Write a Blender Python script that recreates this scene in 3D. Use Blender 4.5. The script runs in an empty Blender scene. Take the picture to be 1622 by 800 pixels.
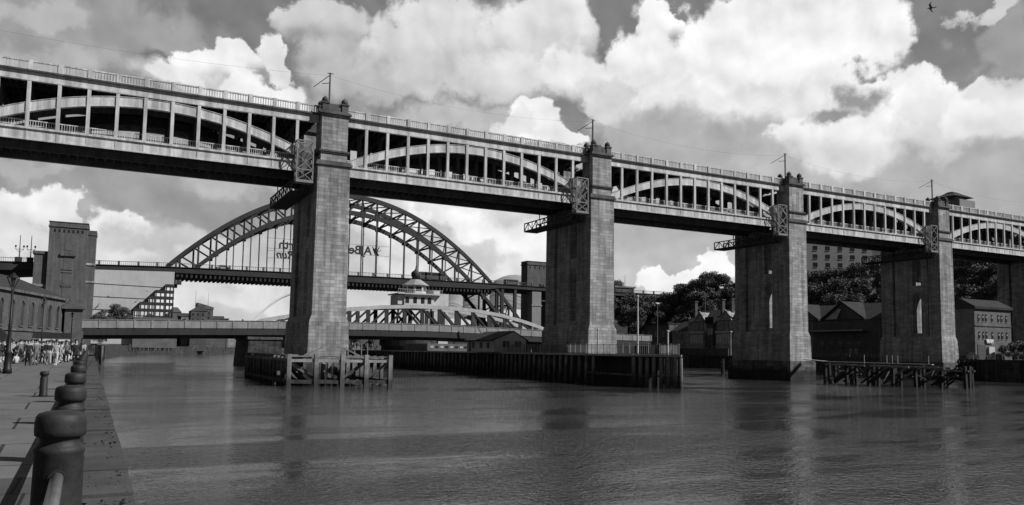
import bpy, bmesh, math, random
import numpy as np
from mathutils import Vector, Matrix
R = math.radians
random.seed(7)
SC = bpy.context.scene
COL = SC.collection

# ---------------------------------------------------------------- camera
HC = 4.4
def cam_setup():
    yaw, p, r = 0.4796946, 0.0828324, 0.0145456
    f = Vector((math.sin(yaw)*math.cos(p), math.cos(yaw)*math.cos(p), math.sin(p)))
    rt = Vector((math.cos(yaw), -math.sin(yaw), 0)); up = rt.cross(f)
    c, s = math.cos(r), math.sin(r)
    X = c*rt + s*up; Y = -s*rt + c*up
    cd = bpy.data.cameras.new("camera"); co = bpy.data.objects.new("camera", cd); COL.objects.link(co)
    co.matrix_world = Matrix(((X.x, Y.x, -f.x, 0), (X.y, Y.y, -f.y, 0), (X.z, Y.z, -f.z, HC), (0, 0, 0, 1)))
    cd.sensor_width = 36; cd.lens = 1245.0/1622*36; cd.shift_y = 53.6/1622
    cd.clip_start = 0.1; cd.clip_end = 20000
    SC.camera = co
cam_setup()

# ---------------------------------------------------------------- world: clear sky with broken cumulus, grey
SUN = Vector((0.60, -0.47, 0.65)).normalized()
BLOBS = [(0.989, 0.166, 0.309, 0.063, 176, 0.7, 0), (0.67, 0.142, 0.203, 0.047, 184, 0.8, 0), (0.388, 0.203, 0.484, 0.063, 190, 0.9, 0), (0.235, 0.064, 0.455, 0.047, 208, 0.8, 0), (-0.043, 0.341, 0.187, 0.062, 160, 0.45, 0), (-0.081, 0.356, 0.071, 0.019, 182, 0.5, 0), (-0.078, 0.308, 0.083, 0.019, 178, 0.6, 0), (0.056, 0.33, 0.048, 0.015, 122, 0.6, 0), (0.238, 0.39, 0.066, 0.032, 204, 0.25, 1), (0.199, 0.396, 0.031, 0.021, 210, 0.25, 1), (0.271, 0.353, 0.071, 0.036, 188, 0.5, 1), (0.296, 0.329, 0.096, 0.033, 185, 0.6, 0), (0.441, 0.366, 0.157, 0.066, 205, 0.3, 0), (0.383, 0.401, 0.074, 0.04, 222, 0.25, 1), (0.515, 0.4, 0.07, 0.043, 228, 0.22, 1), (0.553, 0.352, 0.037, 0.041, 238, 0.25, 1), (0.467, 0.344, 0.074, 0.034, 224, 0.4, 1), (0.335, 0.373, 0.049, 0.033, 218, 0.3, 1), (0.419, 0.282, 0.139, 0.031, 190, 0.6, 0), (0.314, 0.263, 0.064, 0.019, 205, 0.5, 0), (0.107, 0.307, 0.1, 0.03, 205, 0.4, 0), (0.098, 0.327, 0.043, 0.024, 243, 0.2, 1), (0.138, 0.342, 0.035, 0.021, 243, 0.2, 1), (0.068, 0.309, 0.042, 0.017, 236, 0.25, 1), (0.178, 0.352, 0.017, 0.03, 228, 0.3, 0), (0.15, 0.309, 0.052, 0.022, 238, 0.3, 0), (0.733, 0.279, 0.177, 0.056, 186, 0.3, 0), (0.771, 0.335, 0.162, 0.072, 232, 0.22, 0), (0.638, 0.361, 0.055, 0.055, 240, 0.2, 0), (0.662, 0.396, 0.04, 0.023, 243, 0.2, 1), (0.787, 0.376, 0.101, 0.053, 243, 0.18, 0), (0.882, 0.366, 0.064, 0.051, 243, 0.2, 0), (0.817, 0.405, 0.081, 0.031, 243, 0.18, 0), (0.726, 0.367, 0.054, 0.043, 243, 0.3, 0), (0.606, 0.314, 0.04, 0.038, 214, 0.35, 0), (0.733, 0.26, 0.184, 0.039, 176, 0.8, 0), (0.852, 0.306, 0.057, 0.032, 228, 0.5, 0), (0.926, 0.224, 0.166, 0.06, 188, 0.3, 0), (0.947, 0.261, 0.131, 0.049, 222, 0.25, 0), (0.921, 0.299, 0.04, 0.026, 240, 0.2, 1), (0.971, 0.293, 0.045, 0.029, 243, 0.18, 1), (1.029, 0.261, 0.051, 0.037, 242, 0.22, 1), (0.851, 0.26, 0.05, 0.025, 236, 0.25, 1), (1.053, 0.281, 0.035, 0.02, 225, 0.3, 1), (0.907, 0.255, 0.047, 0.027, 240, 0.35, 1), (0.939, 0.191, 0.183, 0.043, 178, 0.8, 0), (0.907, 0.301, 0.025, 0.021, 150, 0.9, 0), (0.88, 0.279, 0.035, 0.013, 150, 0.8, 0), (1.055, 0.339, 0.044, 0.051, 158, 0.4, 0), (1.039, 0.375, 0.03, 0.011, 205, 0.35, 0), (0.991, 0.346, 0.009, 0.01, 145, 0.9, 0), (0.502, 0.28, 0.043, 0.026, 243, 0.2, 0), (0.543, 0.267, 0.031, 0.014, 243, 0.25, 0), (0.468, 0.277, 0.033, 0.014, 232, 0.3, 0), (-0.034, 0.183, 0.161, 0.041, 160, 0.5, 0), (-0.066, 0.195, 0.072, 0.012, 176, 0.6, 0), (-0.086, 0.146, 0.036, 0.032, 240, 0.2, 1), (-0.053, 0.139, 0.024, 0.025, 235, 0.25, 1), (-0.096, 0.108, 0.034, 0.03, 228, 0.3, 0), (0.007, 0.126, 0.037, 0.026, 240, 0.22, 1), (0.039, 0.114, 0.033, 0.02, 234, 0.25, 1), (-0.03, 0.103, 0.074, 0.028, 222, 0.5, 0), (0.12, 0.165, 0.107, 0.034, 156, 0.6, 0), (0.087, 0.126, 0.138, 0.022, 200, 0.7, 0), (0.397, 0.152, 0.169, 0.08, 226, 0.5, 0), (0.325, 0.17, 0.048, 0.02, 243, 0.3, 1), (0.494, 0.13, 0.073, 0.048, 243, 0.3, 1), (0.425, 0.169, 0.049, 0.024, 240, 0.4, 0), (0.381, 0.152, 0.04, 0.021, 196, 0.7, 0), (0.438, 0.125, 0.048, 0.02, 205, 0.7, 0), (0.279, 0.121, 0.07, 0.039, 200, 0.6, 0), (0.35, 0.099, 0.064, 0.024, 228, 0.5, 0), (0.125, 0.06, 0.085, 0.018, 226, 0.6, 0), (0.174, 0.077, 0.044, 0.015, 222, 0.6, 0), (0.689, 0.098, 0.032, 0.013, 243, 0.2, 0), (0.716, 0.095, 0.03, 0.009, 243, 0.2, 0), (0.748, 0.104, 0.018, 0.017, 243, 0.25, 0), (0.666, 0.09, 0.022, 0.013, 243, 0.25, 0)]
def lin(v):
    v = v/255.0
    return v/12.92 if v <= 0.04045 else ((v+0.055)/1.055)**2.4
def world():
    w = bpy.data.worlds.new("World"); SC.world = w; w.use_nodes = True
    nt = w.node_tree; N = nt.nodes; L = nt.links; N.clear()
    def node(t, **k):
        n = N.new(t)
        for a, b in k.items(): setattr(n, a, b)
        return n
    def mth(op, a, b=None, c=None, clamp=False):
        n = node('ShaderNodeMath', operation=op, use_clamp=clamp)
        for i, x in enumerate((a, b, c)):
            if x is None: continue
            if isinstance(x, (int, float)): n.inputs[i].default_value = x
            else: L.new(x, n.inputs[i])
        return n.outputs[0]
    def vm(op, a, b=None, c=None):
        n = node('ShaderNodeVectorMath', operation=op)
        for i, x in enumerate((a, b, c)):
            if x is None: continue
            if isinstance(x, tuple): n.inputs[i].default_value = x
            else: L.new(x, n.inputs[i])
        return n.outputs[1] if op == 'LENGTH' else n.outputs[0]
    tc = node('ShaderNodeTexCoord')
    sep = node('ShaderNodeSeparateXYZ'); L.new(tc.outputs['Generated'], sep.inputs[0])
    az = mth('ARCTAN2', sep.outputs[0], sep.outputs[1]); el = mth('ARCSINE', sep.outputs[2])
    cmb = node('ShaderNodeCombineXYZ'); L.new(az, cmb.inputs[0]); L.new(el, cmb.inputs[1])
    P = cmb.outputs[0]
    def noise(v, scale, detail, rough=0.55, dist=0.0):
        n = node('ShaderNodeTexNoise'); L.new(v, n.inputs['Vector'])
        n.inputs['Scale'].default_value = scale; n.inputs['Detail'].default_value = detail
        n.inputs['Roughness'].default_value = rough; n.inputs['Distortion'].default_value = dist
        return n.outputs[0]
    nA = noise(P, 11, 8, 0.54, 0.25)
    nB = noise(vm('ADD', P, (3.7, 1.3, 0)), 38, 6, 0.6)
    vo = node('ShaderNodeTexVoronoi', feature='F1', normalize=True); L.new(vm('ADD', P, (0.02, 0, 0)), vo.inputs['Vector'])
    wv = node('ShaderNodeTexNoise'); L.new(P, wv.inputs['Vector']); wv.inputs['Scale'].default_value = 14; wv.inputs['Detail'].default_value = 3
    wsc = vm('MULTIPLY', wv.outputs['Color'], (0.05, 0.05, 0)); L.new(vm('ADD', P, wsc), vo.inputs['Vector'])
    vo.inputs['Scale'].default_value = 17; vo.inputs['Detail'].default_value = 3.5; vo.inputs['Roughness'].default_value = 0.55; vo.inputs['Lacunarity'].default_value = 2.3
    vd = mth('SUBTRACT', vo.outputs['Distance'], 0.3)
    ns = mth('ADD', mth('MULTIPLY', mth('SUBTRACT', nA, 0.5), 0.5), mth('MULTIPLY', vd, 0.75))
    w2 = node('ShaderNodeTexNoise'); L.new(P, w2.inputs['Vector']); w2.inputs['Scale'].default_value = 13; w2.inputs['Detail'].default_value = 7; w2.inputs['Roughness'].default_value = 0.56
    Pw = vm('ADD', P, vm('MULTIPLY', vm('SUBTRACT', w2.outputs['Color'], (0.5, 0.5, 0)), (0.15, 0.12, 0)))
    sepw = node('ShaderNodeSeparateXYZ'); L.new(vm('ADD', P, vm('MULTIPLY', vm('SUBTRACT', wv.outputs['Color'], (0.5, 0.5, 0)), (0.0, 0.06, 0))), sepw.inputs[0])
    # clear sky: Nishita, reduced to its luminance
    sky = node('ShaderNodeTexSky', sky_type='NISHITA'); sky.sun_disc = False
    sky.sun_elevation = math.asin(SUN.z); sky.sun_rotation = math.atan2(SUN.x, SUN.y)
    bw = node('ShaderNodeRGBToBW'); L.new(sky.outputs[0], bw.inputs[0])
    STR = 0.1
    # luminance from the sky model sets the gradient; haze whitens it near the horizon
    g = node('ShaderNodeMapRange', interpolation_type='SMOOTHSTEP'); L.new(el, g.inputs[0])
    g.inputs[1].default_value = 0.02; g.inputs[2].default_value = 0.36; g.inputs[3].default_value = lin(208)/STR; g.inputs[4].default_value = lin(130)/STR
    mx = node('ShaderNodeMix', data_type='FLOAT'); mx.inputs[0].default_value = 0.93
    L.new(mth('MULTIPLY', bw.outputs[0], 0.5), mx.inputs[2]); L.new(g.outputs[0], mx.inputs[3])
    val = mx.outputs[0]
    # scattered cloud everywhere outside the photographed part of the sky (reflections, light)
    def layer(val, t, v):
        m = node('ShaderNodeMix', data_type='FLOAT'); L.new(t, m.inputs[0]); L.new(val, m.inputs[2])
        m.inputs[3].default_value = v; return m.outputs[0]
    big = noise(tc.outputs['Generated'], 3.2, 6, 0.55)
    bm = node('ShaderNodeMapRange', interpolation_type='SMOOTHSTEP'); L.new(big, bm.inputs[0])
    bm.inputs[1].default_value = 0.47; bm.inputs[2].default_value = 0.62
    outside = node('ShaderNodeMapRange', interpolation_type='SMOOTHSTEP')
    L.new(vm('LENGTH', vm('MULTIPLY', vm('SUBTRACT', P, (0.475, 0.2, 0)), (1.0, 2.0, 0))), outside.inputs[0])
    outside.inputs[1].default_value = 0.62; outside.inputs[2].default_value = 0.85
    val = layer(val, mth('MULTIPLY', bm.outputs[0], outside.outputs[0]), lin(150)/STR)
    for (a, e, ra, re, v, s, fd) in BLOBS:
        d = vm('LENGTH', vm('MULTIPLY_ADD', Pw, (1/ra, 1/re, 0), (-a/ra, -e/re, 0)))
        d = mth('ADD', d, ns)
        mr = node('ShaderNodeMapRange', interpolation_type='SMOOTHSTEP'); L.new(d, mr.inputs[0])
        mr.inputs[1].default_value = 1.02-s*0.85; mr.inputs[2].default_value = 1.08
        mr.inputs[3].default_value = 1; mr.inputs[4].default_value = 0
        al = mr.outputs[0]
        if fd:      # crisp top, base melting into the cloud below
            fr_ = node('ShaderNodeMapRange', interpolation_type='SMOOTHSTEP'); L.new(sepw.outputs[1], fr_.inputs[0])
            fr_.inputs[1].default_value = e-re*1.0; fr_.inputs[2].default_value = e+re*0.25
            al = mth('MULTIPLY', al, fr_.outputs[0])
        val = layer(val, al, lin(v)/STR)
    # relief of the billows: lit from above right
    r1 = noise(P, 17, 5, 0.45, 0.15); r2 = noise(vm('ADD', P, (0.008, 0.012, 0)), 17, 5, 0.45, 0.15)
    rel = mth('ADD', mth('MULTIPLY', mth('SUBTRACT', r1, r2), 0.8), 1.0)
    soft = mth('ADD', mth('MULTIPLY', mth('SUBTRACT', noise(P, 7, 3, 0.45), 0.5), 0.22), 1.0)
    crease = mth('SUBTRACT', 1.0, mth('MULTIPLY', vd, 0.12))
    val = mth('MULTIPLY', mth('MULTIPLY', mth('MULTIPLY', val, rel), soft), crease)
    # unseen sky behind and beside the camera dimmed, to deepen shade on side faces
    dull = node('ShaderNodeMapRange', interpolation_type='SMOOTHSTEP'); L.new(mth('ADD', mth('MULTIPLY', sep.outputs[0], 0.46), mth('MULTIPLY', sep.outputs[1], 0.888)), dull.inputs[0])
    dull.inputs[1].default_value = 0.15; dull.inputs[2].default_value = 0.70; dull.inputs[3].default_value = 0.22; dull.inputs[4].default_value = 1.0
    val = mth('MULTIPLY', val, dull.outputs[0])
    bg = node('ShaderNodeBackground'); bg.inputs[1].default_value = STR
    cc = node('ShaderNodeCombineXYZ')
    for i in range(3): L.new(val, cc.inputs[i])
    L.new(cc.outputs[0], bg.inputs[0])
    out = node('ShaderNodeOutputWorld'); L.new(bg.outputs[0], out.inputs[0])
world()
sd = bpy.data.lights.new("sun", 'SUN'); sd.energy = 5.0; sd.angle = R(0.5); sd.color = (1, 1, 1)
so = bpy.data.objects.new("sun", sd); COL.objects.link(so)
so.rotation_euler = SUN.to_track_quat('Z', 'Y').to_euler()
VS = SC.view_settings
VS.view_transform = 'Standard'; VS.look = 'None'; VS.exposure = 0; VS.gamma = 1

# ---------------------------------------------------------------- materials (a black and white photograph: everything is grey)
def mat(name, v, rough=0.8, var=0.25, scale=0.5, bump=0.0, bscale=8.0, spec=0.3, metal=0.0, stain=0.0, brick=None, coord='world', tide=None):
    m = bpy.data.materials.new(name); m.use_nodes = True
    nt = m.node_tree; N = nt.nodes; L = nt.links
    b = N['Principled BSDF']; b.inputs['Roughness'].default_value = rough
    b.inputs['Specular IOR Level'].default_value = spec; b.inputs['Metallic'].default_value = metal
    if coord == 'world': pos = N.new('ShaderNodeNewGeometry').outputs['Position']
    else: pos = N.new('ShaderNodeTexCoord').outputs['Object']
    def noise(scale, detail, vec=pos, rough=0.6):
        n = N.new('ShaderNodeTexNoise'); L.new(vec, n.inputs['Vector']); n.inputs['Scale'].default_value = scale
        n.inputs['Detail'].default_value = detail; n.inputs['Roughness'].default_value = rough; return n.outputs[0]
    def mr(x, a, b_, c, d):
        n = N.new('ShaderNodeMapRange'); L.new(x, n.inputs[0])
        for i, q in enumerate((a, b_, c, d)): n.inputs[i+1].default_value = q
        return n.outputs[0]
    def mul(x, y):
        n = N.new('ShaderNodeMath'); n.operation = 'MULTIPLY'; L.new(x, n.inputs[0])
        if isinstance(y, float): n.inputs[1].default_value = y
        else: L.new(y, n.inputs[1])
        return n.outputs[0]
    val = mr(noise(scale, 6), 0.3, 0.7, v*(1-var), v*(1+var))
    if stain > 0:    # rain streaks and soot: noise drawn out downwards
        mp = N.new('ShaderNodeMapping'); L.new(pos, mp.inputs[0]); mp.inputs['Scale'].default_value = (1.4, 1.4, 0.10)
        val = mul(val, mr(noise(1.0, 5, mp.outputs[0]), 0.38, 0.62, 1-stain, 1+stain*0.35))
    bh = None
    if brick:
        sp = N.new('ShaderNodeSeparateXYZ'); L.new(pos, sp.inputs[0])
        ad = N.new('ShaderNodeMath'); ad.operation = 'ADD'; L.new(sp.outputs[0], ad.inputs[0]); L.new(sp.outputs[1], ad.inputs[1])
        cb = N.new('ShaderNodeCombineXYZ'); L.new(ad.outputs[0], cb.inputs[0]); L.new(sp.outputs[2], cb.inputs[1])
        br = N.new('ShaderNodeTexBrick'); L.new(cb.outputs[0], br.inputs[0]); br.inputs['Scale'].default_value = 1
        br.inputs['Brick Width'].default_value = brick[0]; br.inputs['Row Height'].default_value = brick[1]
        br.inputs['Mortar Size'].default_value = brick[2]; br.inputs['Mortar Smooth'].default_value = 0.4; br.inputs['Bias'].default_value = 0
        br.inputs['Color1'].default_value = (brick[3],)*3+(1,); br.inputs['Color2'].default_value = (brick[4],)*3+(1,); br.inputs['Mortar'].default_value = (brick[5],)*3+(1,)
        bw = N.new('ShaderNodeRGBToBW'); L.new(br.outputs[0], bw.inputs[0]); val = mul(val, bw.outputs[0]); bh = br.outputs['Fac']
    if tide:     # wet, weed-covered band up to the high-water mark
        sz = N.new('ShaderNodeSeparateXYZ'); L.new(pos, sz.inputs[0]); az = N.new('ShaderNodeMath'); az.operation = 'ADD'
        L.new(sz.outputs[2], az.inputs[0]); L.new(mr(noise(0.7, 5), 0.3, 0.7, -0.5, 0.5), az.inputs[1])
        val = mul(val, mr(az.outputs[0], tide[0], tide[1], tide[2], 1.0))
    cc = N.new('ShaderNodeCombineXYZ')
    for i in range(3): L.new(val, cc.inputs[i])
    L.new(cc.outputs[0], b.inputs['Base Color'])
    if bump:
        bp = N.new('ShaderNodeBump'); bp.inputs['Strength'].default_value = bump; bp.inputs['Distance'].default_value = 0.05
        L.new(noise(bscale, 5), bp.inputs['Height']); L.new(bp.outputs[0], b.inputs['Normal'])
    return m
M = {}
M['stone'] = mat('pier_sandstone', 0.32, 0.9, 0.26, 0.22, 0.6, 5, stain=0.38, brick=(1.25, 0.46, 0.025, 0.76, 1.22, 0.5))
M['stone_cap'] = mat('weathered_sandstone', 0.11, 0.9, 0.4, 0.8, 0.5, 5, stain=0.3)
M['plinth'] = mat('tidal_stone', 0.12, 0.85, 0.45, 0.4, 0.5, 4, stain=0.4, tide=(1.6, 2.6, 0.25), brick=(1.6, 0.6, 0.03, 0.7, 1.3, 0.4))
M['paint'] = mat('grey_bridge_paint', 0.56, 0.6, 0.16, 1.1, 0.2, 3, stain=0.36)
M['paint_dark_shade'] = mat('dark_iron_inner_shade', 0.07, 0.7, 0.35, 0.5, 0.2, 3, stain=0.3)  # dark iron; inner girders, ribs and posts get the span's shade in their colour
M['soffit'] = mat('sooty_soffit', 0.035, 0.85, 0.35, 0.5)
M['tyne'] = mat('steel_green_grey', 0.036, 0.6, 0.2, 0.2, stain=0.15)
M['tyne_light'] = mat('steel_parapet', 0.09, 0.6, 0.2, 0.2)
M['tower'] = mat('granite_tower', 0.115, 0.9, 0.2, 0.25, stain=0.25, brick=(1.8, 0.7, 0.02, 0.92, 1.08, 0.85))
M['white_steel'] = mat('pale_truss_paint', 0.46, 0.55, 0.12, 0.3, stain=0.15)
M['pale_panel'] = mat('pale_parapet_panels', 0.27, 0.6, 0.2, 0.5, stain=0.2)
M['timber'] = mat('weathered_timber', 0.21, 0.9, 0.5, 0.8, 0.6, 6, stain=0.45, tide=(0.7, 2.7, 0.3))
M['timber_dark'] = mat('wet_timber_gap_shade', 0.022, 0.7, 0.5, 0.8, 0.5, 6, stain=0.4)  # wet piles; on the jetty core the tone paints shadow gaps
M['timber_pale'] = mat('bleached_timber', 0.34, 0.9, 0.3, 0.9, 0.5, 6)
M['quaywall'] = mat('wet_quay_stone', 0.05, 0.8, 0.5, 0.5, 0.6, 4, stain=0.5, brick=(1.6, 0.6, 0.03, 0.7, 1.3, 0.5))
M['iron'] = mat('black_painted_iron', 0.020, 0.62, 0.45, 9.0, 0.10, 45, spec=0.35, stain=0.3)
M['iron_lamp'] = mat('lamp_black', 0.015, 0.5, 0.2, 1)
M['rail'] = mat('galvanised_tube', 0.30, 0.35, 0.2, 5.0, spec=0.5, metal=0.5)
M['galv'] = mat('galvanised_mesh', 0.21, 0.6, 0.15, 1.0)
M['render_pale'] = mat('pale_render', 0.52, 0.8, 0.1, 0.3)
M['slate'] = mat('roof_slate', 0.035, 0.95, 0.25, 0.5, brick=(0.8, 0.4, 0.03, 0.85, 1.15, 0.7))
M['brick_dark'] = mat('dark_brickwork', 0.10, 0.9, 0.25, 0.5, brick=(0.45, 0.15, 0.02, 0.8, 1.2, 1.1))
M['brick_mid'] = mat('brown_brickwork', 0.12, 0.9, 0.25, 0.5, brick=(0.45, 0.15, 0.02, 0.8, 1.2, 1.1))
M['hall'] = mat('old_ashlar', 0.09, 0.9, 0.2, 0.4, stain=0.25, brick=(1.0, 0.4, 0.02, 0.9, 1.1, 0.8))
M['hotel'] = mat('hotel_cladding', 0.22, 0.8, 0.08, 0.1, brick=(3.4, 3.2, 0.06, 0.95, 1.05, 0.8))
M['win'] = mat('window_glass', 0.03, 0.12, 0.3, 0.4, spec=0.5)
M['win_pale'] = mat('curtained_window', 0.40, 0.5, 0.3, 0.6)
M['black'] = mat('dark_opening', 0.012, 0.9, 0.1, 1)
M['canvas'] = mat('white_canvas', 0.70, 0.8, 0.08, 0.4)
M['sheet'] = mat('scaffold_sheeting', 0.46, 0.9, 0.05, 0.5, stain=0.06, brick=(2.5, 2.0, 0.02, 0.97, 1.03, 0.9))
M['foliage'] = mat('foliage', 0.12, 0.8, 0.5, 0.6, coord='world')
M['foliage_pale'] = mat('pale_foliage', 0.12, 0.8, 0.5, 0.6)
M['bark'] = mat('bark', 0.05, 0.9, 0.4, 2)
M['hill'] = mat('scrub_hillside', 0.06, 0.95, 0.5, 0.15, 0.8, 1.0)
M['sage'] = mat('curved_steel_panels', 0.34, 0.4, 0.2, 0.05, spec=0.5, metal=0.2, brick=(3.0, 30.0, 0.5, 0.6, 1.25, 1.3))
M['far'] = mat('distant_buildings', 0.22, 0.9, 0.4, 0.03, brick=(4.0, 3.0, 0.15, 0.8, 1.15, 0.6))
M['far_dark'] = mat('distant_dark_buildings', 0.10, 0.9, 0.3, 0.03, brick=(4.0, 3.0, 0.15, 0.8, 1.15, 0.6))
M['bird'] = mat('plumage', 0.10, 0.8, 0.2, 1)
M['skin'] = mat('skin', 0.36, 0.6, 0.05, 1)
M['hair'] = mat('dark_hair', 0.03, 0.6, 0.2, 5)
M['cloth_dark'] = mat('dark_cloth', 0.02, 0.9, 0.2, 5)
M['cloth_mid'] = mat('grey_cloth', 0.14, 0.9, 0.2, 5)
M['cloth_pale'] = mat('pale_cloth', 0.46, 0.9, 0.1, 5)
M['cloth_lightgrey'] = mat('light_grey_cloth', 0.36, 0.9, 0.1, 5)

def water_mat():
    m = bpy.data.materials.new('river_water'); m.use_nodes = True; nt = m.node_tree; N = nt.nodes; L = nt.links
    b = N['Principled BSDF']; b.inputs['Base Color'].default_value = (0.04, 0.04, 0.04, 1)
    b.inputs['Roughness'].default_value = 0.03; b.inputs['IOR'].default_value = 1.5
    pos = N.new('ShaderNodeNewGeometry').outputs['Position']
    def noise(sx, sy, detail, rough, dist=0.0, off=0):
        mp = N.new('ShaderNodeMapping'); L.new(pos, mp.inputs[0]); mp.inputs['Scale'].default_value = (sx, sy, 1); mp.inputs['Location'].default_value = (off, off, 0)
        mp.inputs['Rotation'].default_value = (0, 0, R(-24))
        n = N.new('ShaderNodeTexNoise'); L.new(mp.outputs[0], n.inputs[0]); n.inputs['Scale'].default_value = 1
        n.inputs['Detail'].default_value = detail; n.inputs['Roughness'].default_value = rough; n.inputs['Distortion'].default_value = dist
        sb = N.new('ShaderNodeMath'); sb.operation = 'SUBTRACT'; L.new(n.outputs[0], sb.inputs[0]); sb.inputs[1].default_value = 0.5
        return sb.outputs[0]
    def mth(op, a, c):
        n = N.new('ShaderNodeMath'); n.operation = op
        for i, x in enumerate((a, c)):
            if isinstance(x, (int, float)): n.inputs[i].default_value = x
            else: L.new(x, n.inputs[i])
        return n.outputs[0]
    # calm slicks and ruffled patches
    pm = N.new('ShaderNodeMapRange'); L.new(noise(0.03, 0.10, 4, 0.6, 1.6), pm.inputs[0])
    pm.inputs[1].default_value = -0.08; pm.inputs[2].default_value = 0.10; pm.inputs[3].default_value = 0.30; pm.inputs[4].default_value = 1.6
    h = mth('ADD', mth('MULTIPLY', noise(1.2, 1.9, 2, 0.5, 1.0), 0.30), mth('ADD', mth('MULTIPLY', noise(2.6, 4.2, 2, 0.5, 0.8, 5), 0.42), mth('MULTIPLY', noise(6.0, 9.0, 2, 0.5, 0.6, 9), 0.24)))
    h = mth('ADD', h, mth('MULTIPLY', noise(0.3, 0.45, 2, 0.5, 1.0), 0.25))
    h = mth('MULTIPLY', h, pm.outputs[0])
    bp = N.new('ShaderNodeBump'); bp.inputs['Strength'].default_value = 1.0; bp.inputs['Distance'].default_value = WAVE
    L.new(h, bp.inputs['Height']); L.new(bp.outputs[0], b.inputs['Normal'])
    return m
WAVE = 0.115
M['water'] = water_mat()

# ---------------------------------------------------------------- mesh helpers
class MB:
    def __init__(s): s.v = []; s.f = []; s.mi = []; s.m = 0
    def add(s, vs, fs):
        o = len(s.v); s.v += [tuple(x) for x in vs]; s.f += [tuple(i+o for i in f) for f in fs]; s.mi += [s.m]*len(fs); return s
    def box(s, x0, x1, y0, y1, z0, z1):
        return s.fr([(x0, y0), (x1, y0), (x1, y1), (x0, y1)], z0, [(x0, y0), (x1, y0), (x1, y1), (x0, y1)], z1)
    def fr(s, a, z0, b, z1):       # frustum between two same-count polygons
        n = len(a)
        vs = [(p[0], p[1], z0) for p in a]+[(p[0], p[1], z1) for p in b]
        fs = [tuple(range(n-1, -1, -1)), tuple(range(n, 2*n))]+[(i, (i+1) % n, n+(i+1) % n, n+i) for i in range(n)]
        return s.add(vs, fs)
    def taper(s, x0, x1, y0, y1, z0, X0, X1, Y0, Y1, z1):
        return s.fr([(x0, y0), (x1, y0), (x1, y1), (x0, y1)], z0, [(X0, Y0), (X1, Y0), (X1, Y1), (X0, Y1)], z1)
    def bar(s, a, b, w, h=None, up=(0, 0, 1)):
        h = h or w; a = Vector(a); b = Vector(b); d = (b-a)
        if d.length < 1e-6: return s
        d.normalize(); u = Vector(up)
        if abs(d.dot(u)) > 0.99: u = Vector((0, 1, 0))
        sx = d.cross(u).normalized()*w/2; sy = sx.normalized().cross(d)*h/2
        vs = [a-sx-sy, a+sx-sy, a+sx+sy, a-sx+sy, b-sx-sy, b+sx-sy, b+sx+sy, b-sx+sy]
        return s.add(vs, [(0, 1, 2, 3), (7, 6, 5, 4), (0, 4, 5, 1), (1, 5, 6, 2), (2, 6, 7, 3), (3, 7, 4, 0)])
    def tube(s, a, b, r0, r1=None, n=10):
        r1 = r0 if r1 is None else r1; a = Vector(a); b = Vector(b); d = (b-a).normalized()
        u = Vector((1, 0, 0)) if abs(d.x) < 0.9 else Vector((0, 1, 0)); e = d.cross(u).normalized(); g = d.cross(e)
        vs = [a+(e*math.cos(t)+g*math.sin(t))*r0 for t in [2*math.pi*i/n for i in range(n)]]+[b+(e*math.cos(t)+g*math.sin(t))*r1 for t in [2*math.pi*i/n for i in range(n)]]
        return s.add(vs, [tuple(range(n)), tuple(range(2*n-1, n-1, -1))]+[(i, n+i, n+(i+1) % n, (i+1) % n) for i in range(n)])
    def lathe(s, prof, n=24, c=(0, 0, 0)):
        vs = []; fs = []
        for r, z in prof:
            for i in range(n):
                t = 2*math.pi*i/n; vs.append((c[0]+r*math.cos(t), c[1]+r*math.sin(t), c[2]+z))
        for k in range(len(prof)-1):
            for i in range(n): fs.append((k*n+i, k*n+(i+1) % n, (k+1)*n+(i+1) % n, (k+1)*n+i))
        fs.append(tuple(range(n-1, -1, -1))); fs.append(tuple((len(prof)-1)*n+i for i in range(n)))
        return s.add(vs, fs)
    def prism(s, pts, ax, a, b):    # polygon pts in the plane normal to axis ax, from a to b
        def mk(p, q):
            return (q, p[0], p[1]) if ax == 'x' else ((p[0], q, p[1]) if ax == 'y' else (p[0], p[1], q))
        n = len(pts); vs = [mk(p, a) for p in pts]+[mk(p, b) for p in pts]
        return s.add(vs, [tuple(range(n)), tuple(range(2*n-1, n-1, -1))]+[(i, n+i, n+(i+1) % n, (i+1) % n) for i in range(n)])
    def band(s, top, bot, y0, y1):  # solid strip: polylines top/bot in (x,z), between y0 and y1
        n = len(top); vs = []
        for (a, b) in zip(top, bot): vs += [(a[0], y0, a[1]), (b[0], y0, b[1]), (b[0], y1, b[1]), (a[0], y1, a[1])]
        fs = [(0, 1, 2, 3), tuple(4*(n-1)+i for i in (3, 2, 1, 0))]
        for i in range(n-1):
            for k in range(4): fs.append((4*i+k, 4*(i+1)+k, 4*(i+1)+(k+1) % 4, 4*i+(k+1) % 4))
        return s.add(vs, fs)
    def obj(s, name, m, parent=None, smooth=False, loc=None):
        me = bpy.data.meshes.new(name); me.from_pydata(s.v, [], s.f)
        ms = m if isinstance(m, (list, tuple)) else [m]
        for x in ms: me.materials.append(M[x] if isinstance(x, str) else x)
        if len(ms) > 1: me.polygons.foreach_set('material_index', s.mi)
        bm = bmesh.new(); bm.from_mesh(me); bmesh.ops.recalc_face_normals(bm, faces=bm.faces); bm.to_mesh(me); bm.free()
        if smooth: me.polygons.foreach_set('use_smooth', [True]*len(me.polygons))
        me.update()
        o = bpy.data.objects.new(name, me); COL.objects.link(o)
        if parent is not None:
            o.parent = parent
            if loc is None:      # mesh written in world coordinates
                p = Vector((0, 0, 0)); q = parent
                while q is not None: p += q.location; q = q.parent
                o.location = -p
        if loc is not None: o.location = loc
        return o
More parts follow.
